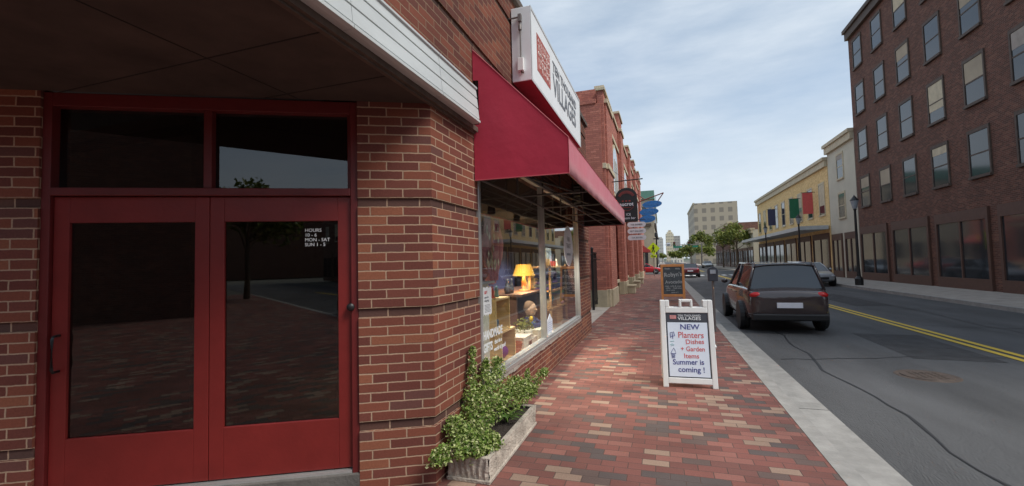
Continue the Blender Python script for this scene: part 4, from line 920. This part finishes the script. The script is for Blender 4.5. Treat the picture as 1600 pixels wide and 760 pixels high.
# ------------------------------------------------------------------ sandwich boards
def lean_frame(x, y, rz, lean, flip=False):
    return Matrix.Translation((x, y, 0)) @ Matrix.Rotation(rz, 4, 'Z') @ Matrix.Rotation(lean*(-1 if not flip else 1), 4, 'X')
wb = thing('white_sandwich_board', 'white plastic sandwich board with handwritten marker message near the camera', 'sandwich board', (.27, 6.4, 0))
BW, BH = .66, 1.13
for side in (0, 1):
    Mx = Matrix.Translation((-.046, 6.24, 0)) @ Matrix.Rotation(R(2.5), 4, 'Z')
    Mx = Mx @ (Matrix.Rotation(R(-11), 4, 'X') if side == 0 else Matrix.Translation((0,.52,0)) @ Matrix.Rotation(R(11), 4, 'X'))
    q = MB(Mx); t0, t1 = (0, .035) if side == 0 else (-.035, 0)
    q.box(0, .065, t0, t1, .0, BH); q.box(BW-.065, BW, t0, t1, .0, BH); q.box(.065, BW-.065, t0, t1, .05, .125); q.box(.065, BW-.065, t0, t1, .96, 1.035)
    q.box(.065, .12, t0, t1, 1.035, BH); q.box(BW-.12, BW-.065, t0, t1, 1.035, BH)
    q.box(.245, .275, t0, t1, 1.035, BH+.01); q.box(BW-.275, BW-.245, t0, t1, 1.035, BH+.01); q.box(.275, BW-.275, t0, t1, BH-.025, BH+.01)
    o = obj('panel_frame', q, M_['board_white'], wb, bevel=.008)
    q = MB(Mx); q.box(.064, BW-.064, (t0+t1)/2-.006, (t0+t1)/2+.006, .124, .961); pn = obj('insert', q, M_['slate'], o)
    q = MB(Mx); s_ = -1 if side == 0 else 1; yc = (t0+t1)/2+s_*.006
    q.box(.085, BW-.08, min(yc, yc+s_*.002), max(yc, yc+s_*.002), .14, .835); pw = obj('message_panel', q, M_['whiteboard'], pn)
    if side == 0:
        T = lambda s, x, z, size, mat, sx=1, b=.0015, rz=0: text('lettering', s, size, Mx @ Matrix.Translation((x, yc-.0035, z)) @ Matrix.Rotation(math.pi/2, 4, 'X') @ Matrix.Rotation(rz, 4, 'Z'), mat, pn, ext=.0006, sx=sx, bold=b)
        q = MB(Mx); q.box(.12, .2, yc-.003, yc-.001, .88, .93); l2 = obj('logo', q, pm('pink red print', (.6,.2,.2), .6), pn)
        q = MB(); rs.seed(5); q.M = Mx @ Matrix(((0,1,0,0),(1,0,0,0),(0,0,1,0),(0,0,0,1))); strokes(q, .124, .196, .884, .926, yc-.005, 5, 3, .003, .001); obj('logo_pattern', q, M_['sign_pattern'], l2)
        T('TEN THOUSAND', .22, .912, .038, M_['sign_white'], .98, .0003); T('VILLAGES', .22, .868, .055, M_['sign_white'], 1.25, .0008)
        T('NEW', .24, .745, .095, M_['ink_blue'], 1.1)
        T('Planters', .21, .635, .11, M_['ink_red'], .9, .0008); T('Dishes', .3, .555, .085, M_['ink_red'], 1, .0008, .03); T('+ Garden', .235, .465, .085, M_['ink_red'], .9, .0008); T('Items', .27, .375, .085, M_['ink_red'], 1, .0008)
        T('Summer is', .13, .29, .095, M_['ink_blue'], .95, .0012, .02); T('coming !', .19, .2, .095, M_['ink_blue'], 1, .0012)
        q = MB(Mx); q.tube([(.12,yc-.003,.63),(.115,yc-.003,.7),(.16,yc-.003,.71),(.17,yc-.003,.66),(.125,yc-.003,.65)], .004, 5); q.tube([(.14,yc-.003,.7),(.145,yc-.003,.62)], .004, 5)
        for k in range(4): q.tube([(.12+k*.013,yc-.003,.43),(.125+k*.011,yc-.003,.37)], .003, 5)
        q.tube([(.11,yc-.003,.43),(.13,yc-.003,.47),(.15,yc-.003,.5),(.165,yc-.003,.47),(.175,yc-.003,.43),(.11,yc-.003,.43)], .003, 5); obj('doodle', q, M_['ink_blue'], pn)
        q = MB(Mx); q.tube([(.11,yc-.003,.585),(.16,yc-.003,.59)], .004, 5); q.tube([(.11,yc-.003,.54),(.13,yc-.003,.555),(.16,yc-.003,.54),(.12,yc-.003,.53)], .004, 5); obj('doodle', q, M_['ink_teal'], pn)
q = MB(); q.box(-.05,-.035,6.35,6.67,.5,.52); q.box(.61,.625,6.37,6.69,.5,.52); obj('spreader', q, M_['board_white'], wb)
cbd = thing('chalkboard_sign', 'orange wooden A-frame chalkboard with white chalk writing farther up the sidewalk', 'sandwich board', (.38, 19.3, 0))
CW, CHh = .9, 1.5
for side in (0, 1):
    Mx = Matrix.Translation((-.085, 19.0, 0)) @ (Matrix.Rotation(R(-9), 4, 'X') if side == 0 else Matrix.Translation((0,.5,0)) @ Matrix.Rotation(R(9), 4, 'X'))
    q = MB(Mx); q.box(0,.09,0,.04,0,CHh); q.box(CW-.09,CW,0,.04,0,CHh); q.box(.09,CW-.09,0,.04,.2,.3); q.box(.09,CW-.09,0,.04,CHh-.1,CHh-.001)
    o = obj('wooden_frame', q, M_['wood_orange'], cbd, bevel=.006)
    q = MB(Mx); q.box(.089,CW-.089,.014,.024,.299,CHh-.099); pn = obj('slate', q, M_['chalk'], o)
    if side == 0:
        T = lambda s, x, z, size, sx=1, b=0.001, sh_=0: text('chalk_writing', s, size, Mx @ Matrix.Translation((x, .012, z)) @ Matrix.Rotation(math.pi/2, 4, 'X') @ Matrix.Rotation(sh_, 4, 'Z'), M_['chalk_white'], pn, ext=.0006, sx=sx, bold=b)
        T('fresh', .16, 1.3, .1); T('daily', .56, 1.3, .1); T('Robyn\'s', .13, .99, .24, .9, .002, .06); T('Avocado', .16, .72, .19, .95, .002, .03)
        T('toast, melts & soups', .15, .6, .075); T('coffee  -  fresh juice', .17, .52, .075); T('local honey', .2, .44, .07); T('come in !', .38, .35, .07)
q = MB(); q.tube([(-.05,19.1,.6),(-.05,19.4,.6)], .006, 5); q.tube([(.78,19.1,.6),(.78,19.4,.6)], .006, 5); obj('chain', q, M_['black'], cbd)

# ------------------------------------------------------------------ cars
def make_car(name, label, paint, suv=False):
    t = thing(name, label, 'car', (0,0,0), 'cars on the street')
    # nose towards +Y.  stations: y, half width, z low, z shoulder
    H = 1.68 if suv else 1.44; sh = 1.02 if suv else .92
    st = [(-2.3,.72,.42,.78*sh/.92),(-2.22,.82,.3,.88*sh/.92),(-1.9,.88,.24,.95*sh/.92),(-1.2,.9,.22,.95*sh/.92),(-.3,.91,.22,.94*sh/.92),(.5,.91,.22,.93*sh/.92),(1.1,.9,.22,.92*sh/.92),(1.6,.88,.23,.84*sh/.92),(2.05,.82,.27,.76*sh/.92),(2.27,.7,.36,.64*sh/.92)]
    def ring(y, w, zl, zs):
        zm = zl+(zs-zl)*.55
        h = [(.0,zl),(w*.86,zl),(w*.97,zl+.08),(w,zm),(w*.985,zs-.1),(w*.94,zs-.02),(w*.84,zs+.005),(w*.4,zs+.03),(0,zs+.038)]
        return [(x,y,z) for x, z in h]+[(-x,y,z) for x, z in h[1:-1]][::-1]
    mb = MB(); vs = []; fs = []; rg = [ring(*s) for s in st]; n = len(rg[0])
    for q_ in rg: vs += q_
    for i in range(len(rg)-1):
        for k in range(n): fs.append((i*n+k, (i+1)*n+k, (i+1)*n+(k+1) % n, i*n+(k+1) % n))
    fs += [tuple(range(n)), tuple(range((len(rg)-1)*n, len(rg)*n))[::-1]]
    mb.add(vs, fs); body = obj('body', mb, paint, t, smooth=True)
    s_ = body.modifiers.new('sub', 'SUBSURF'); s_.levels = 1; s_.render_levels = 2
    # greenhouse: glass block and painted roof with pillars
    zs = sh-.02
    G = [(-2.0 if suv else -1.62, zs, .8), (-1.85 if suv else -.95, H-.04, .62), (.25, H-.02, .62), (1.15, zs, .8)]
    mb = MB(); yb, yr, yf, yh = G[0][0], G[1][0], G[2][0], G[3][0]
    def P(y, x, z): return (x, y, z)
    v8 = [P(yb,-.8,zs),P(yb,.8,zs),P(yh,.78,zs),P(yh,-.78,zs),P(yr,-.6,H-.05),P(yr,.6,H-.05),P(yf,.6,H-.04),P(yf,-.6,H-.04)]
    mb.add(v8, [(0,1,2,3),(4,7,6,5),(0,4,5,1),(1,5,6,2),(2,6,7,3),(3,7,4,0)]); obj('windows', mb, M_['car_glass'], t, bevel=.03)
    mb = MB(); ny = 8; nx = 6; vs = []; fs = []
    for i in range(ny+1):
        for k in range(nx+1):
            y = yr-.06+(yf-yr+.12)*i/ny; x = -.64+1.28*k/nx; vs.append((x, y, H-.035-.05*(abs(x)/.64)**3-.03*abs(2*i/ny-1)**3))
    for i in range(ny):
        for k in range(nx): a = i*(nx+1)+k; fs.append((a, a+1, a+nx+2, a+nx+1))
    mb.add(vs, fs)
    for sx in (-1, 1):
        for (ya, yb_) in ((yb, yr), (yh, yf), (-.2, -.2)): 
            mb.tube([(sx*.79,ya,zs-.02),(sx*.7,(ya+yb_)/2,(zs+H)/2),(sx*.615,yb_,H-.06)], .033, 6)
        mb.tube([(sx*.615,yr,H-.06),(sx*.615,yf,H-.05)], .03, 6)
    rf = obj('roof', mb, paint, t, smooth=True); so_ = rf.modifiers.new('s', 'SOLIDIFY'); so_.thickness = .02
    for sx in (-1, 1):
        for yy in (-1.42, 1.4):
            mb = MB(); mb.lathe([(.0,-.1),(.36,-.1),(.37,.0),(.36,.02),(0,.02)], (sx*.86, yy, .34), 24, 0); obj('wheel_arch', mb, M_['black'], t)
            mb = MB(); mb.lathe([(.2,-.02),(.31,-.02),(.335,.02),(.335,.16),(.31,.2),(.2,.2)], (sx*.84-.09, yy, .335), 28, 0); w_ = obj('wheel', mb, M_['rubber'], t, smooth=True)
            mb = MB(); xo = sx*.925
            mb.lathe([(.0,-.01),(.05,-.012*1),(.06,.0),(0,.01)], (xo, yy, .335), 16, 0)
            mb.lathe([(.19,-.02),(.215,-.02),(.215,.02),(.19,.02)], (xo, yy, .335), 28, 0)
            for k in range(5):
                a = 2*math.pi*k/5; ca, sa = math.cos(a), math.sin(a); mb.tube([(xo,yy+ca*.04,.335+sa*.04),(xo,yy+ca*.2,.335+sa*.2)], [.028,.02], 6)
            obj('rim', mb, M_['chrome'], w_)
        mb = MB(); mb.ell((sx*.64,2.12,.62*sh/.92), (.16,.1,.07), 12, 8); obj('headlight', mb, M_['headlight'], t, smooth=True)
        mb = MB(); mb.ell((sx*.66,-2.2,.8*sh/.92), (.15,.07,.075), 12, 8); obj('taillight', mb, M_['taillight'], t, smooth=True)
        mb = MB(); mb.ell((sx*.98,.82,1.0*sh/.92), (.09,.05,.07), 10, 6); obj('mirror', mb, paint, t, smooth=True)
        mb = MB()
        for (ya, yb_) in ((-.9,-.1),(.0,.9)): mb.box(min(sx*.905,sx*.925), max(sx*.905,sx*.925), ya+.15, ya+.3, .78*sh/.92, .805*sh/.92)
        obj('door_handle', mb, M_['chrome'], t)
    mb = MB(); mb.box(-.26,.26,-2.335,-2.3,.6,.72); obj('number_plate', mb, M_['plate'], t)
    mb = MB(); mb.box(-.78,.78,-2.33,-2.1,.3,.46); obj('bumper', mb, M_['black'], t, bevel=.03)
    mb = MB(); mb.box(-.45,.45,2.2,2.275,.42,.56); obj('grille', mb, M_['black'], t, bevel=.02)
    return t
def place(t, x, y, rz): t.location = (x, y, ZR+.01); t.rotation_euler = (0,0,rz); return t
place(make_car('parked_car', 'maroon sedan seen from behind, parked along the kerb ahead', M_['car_maroon']), 2.6, 50.2, 0)
place(make_car('crossing_car', 'bright red car crossing the side street beyond the shops', M_['car_red']), -2.25, 62, R(-90))
near = place(make_car('parked_car', 'charcoal SUV parked along the near kerb beside the shop', M_['car_dark'], True), 2.75, 14.2, 0)
sil = place(make_car('parked_car', 'silver sedan parked across the street by the brown brick block', M_['car_silver']), 8.75, 33, R(180))
dup(sil, (8.75, 47, ZR+.01), R(180), 'silver sedan parked across the street by the yellow building')
dup(sil, (8.75, 100, ZR+.01), R(180), 'distant silver sedan parked across the street beyond the first crossing')

red2 = dup([o for o in bpy.data.objects if o.name.startswith('crossing_car') and o.type == 'EMPTY'][0], (2.7, -9.5, ZR+.01), 0, 'bright red car parked on the near kerb behind the viewpoint')
dup(near, (9.0, 4, ZR+.01), R(180), 'charcoal SUV parked on the far kerb level with the shop door')
# ------------------------------------------------------------------ ped crossing sign, lamp post, signals
pc = thing('crossing_sign', 'fluorescent yellow diamond pedestrian sign with a small arrow plate below', 'sign', (-.82, 50.5, 0))
cxs, zs_ = -.86, 2.95
mb = MB(); mb.tube([(cxs,50.56,0),(cxs,50.56,3.5)], .035); obj('post', mb, M_['frame_steel'], pc)
mb = MB(); mb.prism([(cxs-.68,zs_),(cxs,zs_-.68),(cxs+.68,zs_),(cxs,zs_+.68)], 1, 50.49, 50.51); dm = obj('diamond_plate', mb, M_['lime'], pc)
mb = MB(); mb.ell((cxs,50.48,zs_+.32), (.07,.01,.075), 10, 6); mb.tube([(cxs,50.48,zs_+.22),(cxs,50.48,zs_-.05)], .06, 8); mb.tube([(cxs,50.48,zs_-.05),(cxs-.16,50.48,zs_-.38)], .035, 6); mb.tube([(cxs,50.48,zs_-.05),(cxs+.16,50.48,zs_-.36)], .035, 6); mb.tube([(cxs,50.48,zs_+.2),(cxs-.17,50.48,zs_)], .025, 6); mb.tube([(cxs,50.48,zs_+.2),(cxs+.17,50.48,zs_+.05)], .025, 6)
obj('walker_symbol', mb, M_['black'], dm)
mb = MB(); mb.box(cxs-.32,cxs+.32,50.49,50.51,1.98,2.3); sp2 = obj('arrow_plate', mb, M_['lime'], pc)
mb = MB(); mb.tube([(cxs-.18,50.48,2.22),(cxs+.16,50.48,2.08)], .03, 6); mb.prism([(cxs+.2,2.04),(cxs+.2,2.2),(cxs+.06,2.04)], 1, 50.47,50.485); obj('arrow_symbol', mb, M_['black'], sp2)
lpst = thing('street_lamp', 'dark street lamp post at the corner of the side street', 'street lamp', (-.78, 67.6, 0))
mb = MB(); mb.lathe([(.0,0),(.28,0),(.28,.5),(.16,.6),(.13,1),(.11,5.0),(.16,5.05),(0,5.1)], (-.7,67.6,0), 14); obj('post', mb, M_['black'], lpst)
mb = MB(); mb.box(-1.1,-.3,67.5,67.7,4.7,4.85); mb.lathe([(0,5.0),(.24,5.1),(.2,5.6),(.05,5.75),(0,5.8)], (-.7,67.6,0), 12); obj('lantern', mb, M_['black'], lpst)
for k, (xx, ll) in enumerate(((-.2,'litter bin nearest the corner lamp post'),)):
    mb = MB(); mb.lathe([(0,0),(.25,0),(.3,.85),(.32,.9),(.2,1.05),(0,1.08)], (xx,69,0), 16); tag(obj('litter_bin', mb, M_['black'], smooth=False), 'dark litter bin standing beside the corner lamp post', 'bin')
ts = thing('traffic_signal', 'traffic signal mast arm with green street name sign over the far crossing', 'traffic signal', (9.0+1.2, 132, 0))
mb = MB(); mb.tube([(10.3,132,0),(10.3,132,6.2)], .14, 10); mb.tube([(10.3,132,5.7),(.8,132,5.95)], [.11,.06], 8); obj('mast', mb, M_['frame_steel'], ts)
for xx in (3.3, 7.1):
    mb = MB(); mb.box(xx-.3,xx+.3,131.8,132.1,5.5,6.7); sg_ = obj('signal_head', mb, M_['black'], ts, bevel=.04)
    for k, c_ in enumerate(((.25,.02,.02),(.25,.15,.02),(.02,.25,.08))): mb = MB(); mb.lathe([(0,-.02),(.13,-.02),(.15,.06)], (xx,131.78,6.48-k*.38), 12, 1); obj('lens', mb, pm('signal lens', c_, .3), sg_)
mb = MB(); mb.box(3.0,5.3,131.85,131.9,5.0,5.5); n_ = obj('street_name_sign', mb, M_['signal_green'], ts)
mb = MB(); mb.box(8.0,9.4,131.85,131.9,5.0,5.5); n_ = obj('street_name_sign', mb, M_['signal_green'], ts)
mb = MB(); mb.box(1.3,2.3,131.85,131.9,5.6,6.5); n_ = obj('lane_sign', mb, M_['plate'], ts)
mb = MB(); mb.box(1.4,2.2,131.83,131.85,5.7,6.1); obj('lane_symbol', mb, M_['letter_grey'], n_)
mt_ = thing('parking_meter', 'grey parking meter at the near kerb in front of the shop', 'parking meter', (1.0, 9.6, 0))
mb = MB(); mb.tube([(1.08,11.2,0),(1.08,11.2,1.15)], .028, 10); obj('post', mb, M_['frame_steel'], mt_)
mb = MB(); mb.prism([(.98,1.15),(1.18,1.15),(1.19,1.36)]+[(1.08+.11*math.cos(t),1.38+.1*math.sin(t)) for t in [math.pi*k/8 for k in range(9)]]+[(.97,1.36)], 1, 11.13, 11.27); hd = obj('head', mb, M_['slate'], mt_, bevel=.01)
mb = MB(); mb.box(1.02,1.14,11.122,11.13,1.32,1.41); obj('display', mb, M_['pane_sky'], hd)

sl1 = thing('street_lamp', 'dark lamp post on the far kerb by the brown brick block', 'street lamp', (10.4, 30, 0), 'lamp posts on the far kerb')
mb = MB(); mb.lathe([(0,0),(.2,0),(.2,.35),(.1,.5),(.075,1),(.06,4.2),(.1,4.25),(0,4.3)], (10.4,30,0), 12); obj('post', mb, M_['black'], sl1)
mb = MB(); mb.lathe([(0,4.25),(.1,4.3),(.2,4.75),(0,4.76)], (10.4,30,0), 12); obj('globe', mb, M_['pane_sky'], sl1); mb = MB(); mb.lathe([(.23,4.76),(.12,4.9),(.02,5.05),(0,5.1)], (10.4,30,0), 12); obj('cap', mb, M_['black'], sl1)
dup(sl1, (10.4,41,0), 0, 'dark lamp post on the far kerb by the narrow cream building'); dup(sl1, (10.4,53,0), 0, 'dark lamp post on the far kerb by the yellow building')
# ------------------------------------------------------------------ across the street
def facade_building(name, label, y0, y1, h, wallm, floors, ncol, winw, winh, z0, dz, x=13.2, depth=14, trim='cream', groundh=3.6, shopf=True, canopy=None):
    b = thing(name, label, 'building', (x, (y0+y1)/2, 0))
    mb = MB(); mb.box(x, x+depth, y0, y1, 0, h); obj('wall', mb, wallm, b)
    mb = MB(); mb.box(x-.35, x+.3, y0-.05, y1+.05, h-.001, h+.25); mb.box(x-.22, x-.001, y0, y1, h-.5, h-.002); obj('cornice', mb, M_[trim], b)
    for fl in range(floors):
        z = z0+fl*dz
        for c in range(ncol):
            yc = y0+(y1-y0)*(c+.5)/ncol
            mb = MB(); e = .09
            mb.box(x-.06, x-.001, yc-winw/2-e, yc-winw/2, z, z+winh); mb.box(x-.06, x-.001, yc+winw/2, yc+winw/2+e, z, z+winh); mb.box(x-.06, x-.001, yc-winw/2-e, yc+winw/2+e, z+winh, z+winh+.16); mb.box(x-.12, x-.001, yc-winw/2-e, yc+winw/2+e, z-.12, z)
            mb.box(x-.045, x-.001, yc-winw/2, yc+winw/2, z+winh/2-.03, z+winh/2+.03)
            w_ = obj('window', mb, M_[trim], b)
            if random.random() < .55:
                bh = winh*random.choice((.2,.35,.48,.7)); mb = MB(); mb.box(x-.038, x-.031, yc-winw/2+.03, yc+winw/2-.03, z+winh-bh, z+winh-.01); obj('blind', mb, M_[random.choice(('cream','concrete','beige_wall'))], w_)
            mb = MB(); mb.box(x-.03, x-.001, yc-winw/2, yc+winw/2, z, z+winh/2-.03); mb.box(x-.03, x-.001, yc-winw/2, yc+winw/2, z+winh/2+.03, z+winh); obj('pane', mb, M_['pane'], w_)
    if shopf:
        ns = max(2, int((y1-y0)/4.5)); w = (y1-y0)/ns
        for c in range(ns):
            ya, yb = y0+w*c+.3, y0+w*(c+1)-.3
            mb = MB(); mb.box(x-.1, x-.001, ya, ya+.15, 0, groundh); mb.box(x-.1, x-.001, yb-.15, yb, 0, groundh); mb.box(x-.1, x-.001, ya+.15, yb-.15, groundh-.5, groundh); mb.box(x-.1, x-.001, ya+.15, yb-.15, 0, .5); mb.box(x-.09, x-.001, (ya+yb)/2-.05, (ya+yb)/2+.05, .5, groundh-.5)
            s_ = obj('shopfront', mb, M_['brown_wood'], b); mb = MB(); mb.box(x-.04, x-.001, ya+.15, (ya+yb)/2-.05, .5, groundh-.5); mb.box(x-.04, x-.001, (ya+yb)/2+.05, yb-.15, .5, groundh-.5); obj('pane', mb, M_['pane'], s_)
    if canopy:
        mb = MB(); mb.box(x-2.2, x-.11, y0+.1, y1-.1, canopy, canopy+.32); obj('canopy', mb, M_['alu_white'], b)
    return b
facade_building('brown_brick_block', 'large brown brick block across the street with rows of sash windows', 6, 37.5, 17.5, M_['brick_brown'], 4, 11, 1.25, 1.9, 5.0, 3.2, trim='rust')
facade_building('cream_building', 'narrow cream rendered building between the brown block and the yellow building', 37.6, 43, 10.5, M_['cream_wall'], 2, 1, 1.2, 1.8, 4.6, 3, groundh=3.4)
yb_ = facade_building('yellow_building', 'long yellow brick building with a flat white canopy over dark shopfronts', 43.1, 72, 9.6, M_['brick_yellow'], 1, 9, 1.3, 2.6, 5.2, 3, canopy=3.9, trim='cream')
facade_building('pale_low_building', 'low pale building beyond the yellow building', 76, 100, 6, M_['cream_wall'], 0, 0, 1, 1, 1, 1, groundh=3.4)
facade_building('far_brick_building', 'brown brick building beyond the low pale one', 101, 126, 9, M_['brick_brown'], 1, 6, 1.3, 2, 5.2, 3)
facade_building('tall_beige_block', 'tall beige block far down the right side of the street', 196, 240, 24.5, grid_mat('beige grid', (.42,.36,.27), (.24,.21,.17), 3.2, 3.4), 0, 0, 1, 1, 1, 1, x=13.0, depth=16, shopf=False)
for k, (y, c_, nm) in enumerate(((46.5,'ink_red','red'),(50.8,'banner_g','green'),(60.5,'navy','navy'))):
    mb = MB(); mb.box(12.2,13.0,y,y+.03,5.5,7.4); bn = thing('banner', nm+' banner hanging from the front of the yellow building', 'banner', (13.1,y,5.4), 'banners on the yellow building'); obj('cloth', mb, M_[c_], bn)
    mb = MB(); mb.tube([(13.2,y+.015,7.43),(12.1,y+.015,7.43)], .03, 6); obj('pole', mb, M_['black'], bn)
# behind the camera, seen only in the reflections
facade_building('corner_block', 'brown brick block across the side street behind the viewpoint', -48, -14, 9, M_['brick_brown'], 1, 9, 1.3, 2, 5.2, 3, x=-60, depth=58)

facade_building('opposite_corner_block', 'cream and brick block diagonally across the crossing behind the viewpoint', -60, -12, 10, M_['brick_brown'], 1, 11, 1.3, 2, 5.2, 3, x=14)
facade_building('end_block', 'brown brick block closing the street behind the viewpoint', -130, -90, 12, M_['brick_brown'], 0, 1, 1.3, 2, 5.2, 3, x=-12, depth=40, shopf=False)
# beige building with green roof across the side street, far towers
bb = thing('beige_corner_building', 'beige corner building with a green copper parapet beyond the side street', 'building', (-8, 80, 0))
mb = MB(); mb.box(-16, -.95, 71, 118, 0, 11.0); obj('wall', mb, M_['beige_wall'], bb)
mb = MB(); mb.box(-16.2, -.8, 70.8, 118, 11.0, 12.3); obj('parapet', mb, M_['green_copper'], bb)
mb = MB(); mb.box(-16.1, -1.4, 70.75, 70.999, 6.9, 7.3); mb.box(-.949, -.7, 71, 118, 6.9, 7.3); obj('string_course', mb, M_['rust'], bb)
for k in range(6):
    mb = MB(); mb.box(-3.1-k*2.2, -2.0-k*2.2, 70.93, 70.999, 1.2, 3.2); obj('window', mb, M_['pane'], bb)
    mb = MB(); mb.box(-3.1-k*2.2, -2.0-k*2.2, 70.93, 70.999, 7.9, 9.9); obj('window', mb, M_['pane'], bb)
for k in range(9): mb = MB(); mb.box(-.949, -.9, 74+k*4.8, 76+k*4.8, 7.9, 9.9); obj('window', mb, M_['pane'], bb)
def tower(name, label, blocks, mat):
    b = thing(name, label, 'building', (blocks[0][0], blocks[0][2], 0))
    for i, (x0, x1, y0, y1, z0, z1) in enumerate(blocks):
        mb = MB(); mb.box(x0,x1,y0,y1,z0,z1); obj('wall' if z0 < 1 else 'crown', mb, mat, b)
    return b
tower('cream_tower', 'tall sunlit cream tower with a stepped crown at the end of the street', [(4.4,12.3,500,520,0,29.5),(5.6,11.3,502,518,29.5,31.5),(7,10,504,514,31.5,33.5)], grid_mat('cream grid', (.62,.56,.42), (.3,.27,.22), 1.6, 3.2))
tower('grey_tower', 'grey tower immediately right of the cream tower', [(12.5,19,510,530,0,27.5)], grid_mat('grey grid', (.36,.36,.35), (.2,.2,.21), 1.7, 3.2))
tower('pale_tower', 'slim pale tower left of the cream tower', [(-4.5,1.6,480,500,0,24),(-3.5,.6,482,495,24,25.5)], grid_mat('pale grid', (.5,.48,.43), (.3,.3,.3), 1.5, 3.2))
tower('low_white_block', 'low white block at the foot of the cream tower', [(6,14,330,345,0,8)], grid_mat('white grid', (.7,.66,.55), (.3,.3,.3), 2, 3))
tower('grey_office_block', 'grey office block far behind on the left of the street', [(-14,-1.5,240,270,0,9)], grid_mat('office grid', (.3,.31,.32), (.12,.13,.14), 2.5, 3.2))

# ------------------------------------------------------------------ trees
def tree(name, label, x, y, h, cr_, n, lsize, seed, trunk_r=.14, th=.38, grp='street trees'):
    rr = random.Random(seed); t = thing(name, label, 'tree', (x,y,0), grp)
    mb = MB(); mb.tube([(x,y,0),(x+.05,y,h*th*.5),(x,y+.05,h*th),(x+.1,y,h*.6)], [trunk_r*1.3,trunk_r,trunk_r*.85,trunk_r*.5], 8)
    cl = []
    for k in range(11):
        a = rr.uniform(0,6.28); L_ = cr_*rr.uniform(.35,.95); z0 = h*rr.uniform(th, .62); z1 = z0+(h-z0)*rr.uniform(.25,.95)*(1-.45*L_/cr_)
        e = Vector((x+math.cos(a)*L_, y+math.sin(a)*L_, z1)); mb.tube([(x,y,z0),(x+math.cos(a)*L_*.45,y+math.sin(a)*L_*.45,z0+(z1-z0)*.6),e], [trunk_r*.4,trunk_r*.25,trunk_r*.1], 5)
        cl.append((e, cr_*rr.uniform(.28,.45)))
    cl.append((Vector((x,y,h*.86)), cr_*.4))
    obj('trunk', mb, M_['bark'], t)
    lm = MB()
    for _ in range(n):
        c, r_ = rr.choice(cl); v_ = Vector((rr.gauss(0,1),rr.gauss(0,1),rr.gauss(0,.75))).normalized()*r_*rr.uniform(.3,1.1); 
        leaves(lm, [c+v_], lsize, flat=.4)
    obj('crown', lm, M_['leaf_tree'], t); return t
random.seed(11)
tree('street_tree', 'leafy tree in front of the low pale building across the street', 11.3, 79, 7.5, 2.8, 2600, .3, 1)
tree('street_tree', 'tree standing beside the far brick building', 11.3, 96, 7.5, 2.8, 2200, .32, 2)
tree('street_tree', 'tree under the traffic signal on the right of the far crossing', 10.9, 142, 6.0, 3.2, 1800, .4, 3)
tree('street_tree', 'tree to the left of the tall beige block', 11, 190, 7.5, 4.5, 1800, .6, 4)
tree('street_tree', 'low broad tree beyond the far crossing, left of the green sign', 8.2, 300, 7, 5, 1500, .9, 5)
tree('street_tree', 'small dark tree in front of the slim pale tower', .2, 280, 6, 3.2, 1200, .6, 6)
tree('street_tree', 'tree growing against the tall beige block', 14.0, 180, 13, 4.0, 1800, .6, 9)
tree('street_tree', 'leafy tree on the near sidewalk behind the viewpoint', .3, -24, 7, 2.6, 2200, .3, 21)
tree('street_tree', 'leafy tree on the far sidewalk behind the viewpoint', 11.3, -18, 7, 2.6, 2000, .3, 22)
for k, (x, y, hh, c_) in enumerate(((-9,1100,38,(.07,.09,.08)),)):
    mb = MB(); vs = []; fs = []; n = 60
    for i in range(n+1):
        X = -900+1800*i/n; z = 7+5*noise.noise(Vector((X*.006, 2, 0)))+3*noise.noise(Vector((X*.03, 5, 0))); vs += [(X,1400,ZR),(X,1500,z),(X,1900,z*.6),(X,1900,ZR)]
    for i in range(n):
        a = i*4; fs += [(a,a+4,a+5,a+1),(a+1,a+5,a+6,a+2),(a+2,a+6,a+7,a+3)]
    mb.add(vs, fs); struct('hills', mb, pm('wooded hills', (.07,.09,.06), .95, var=.3, scale=.02))
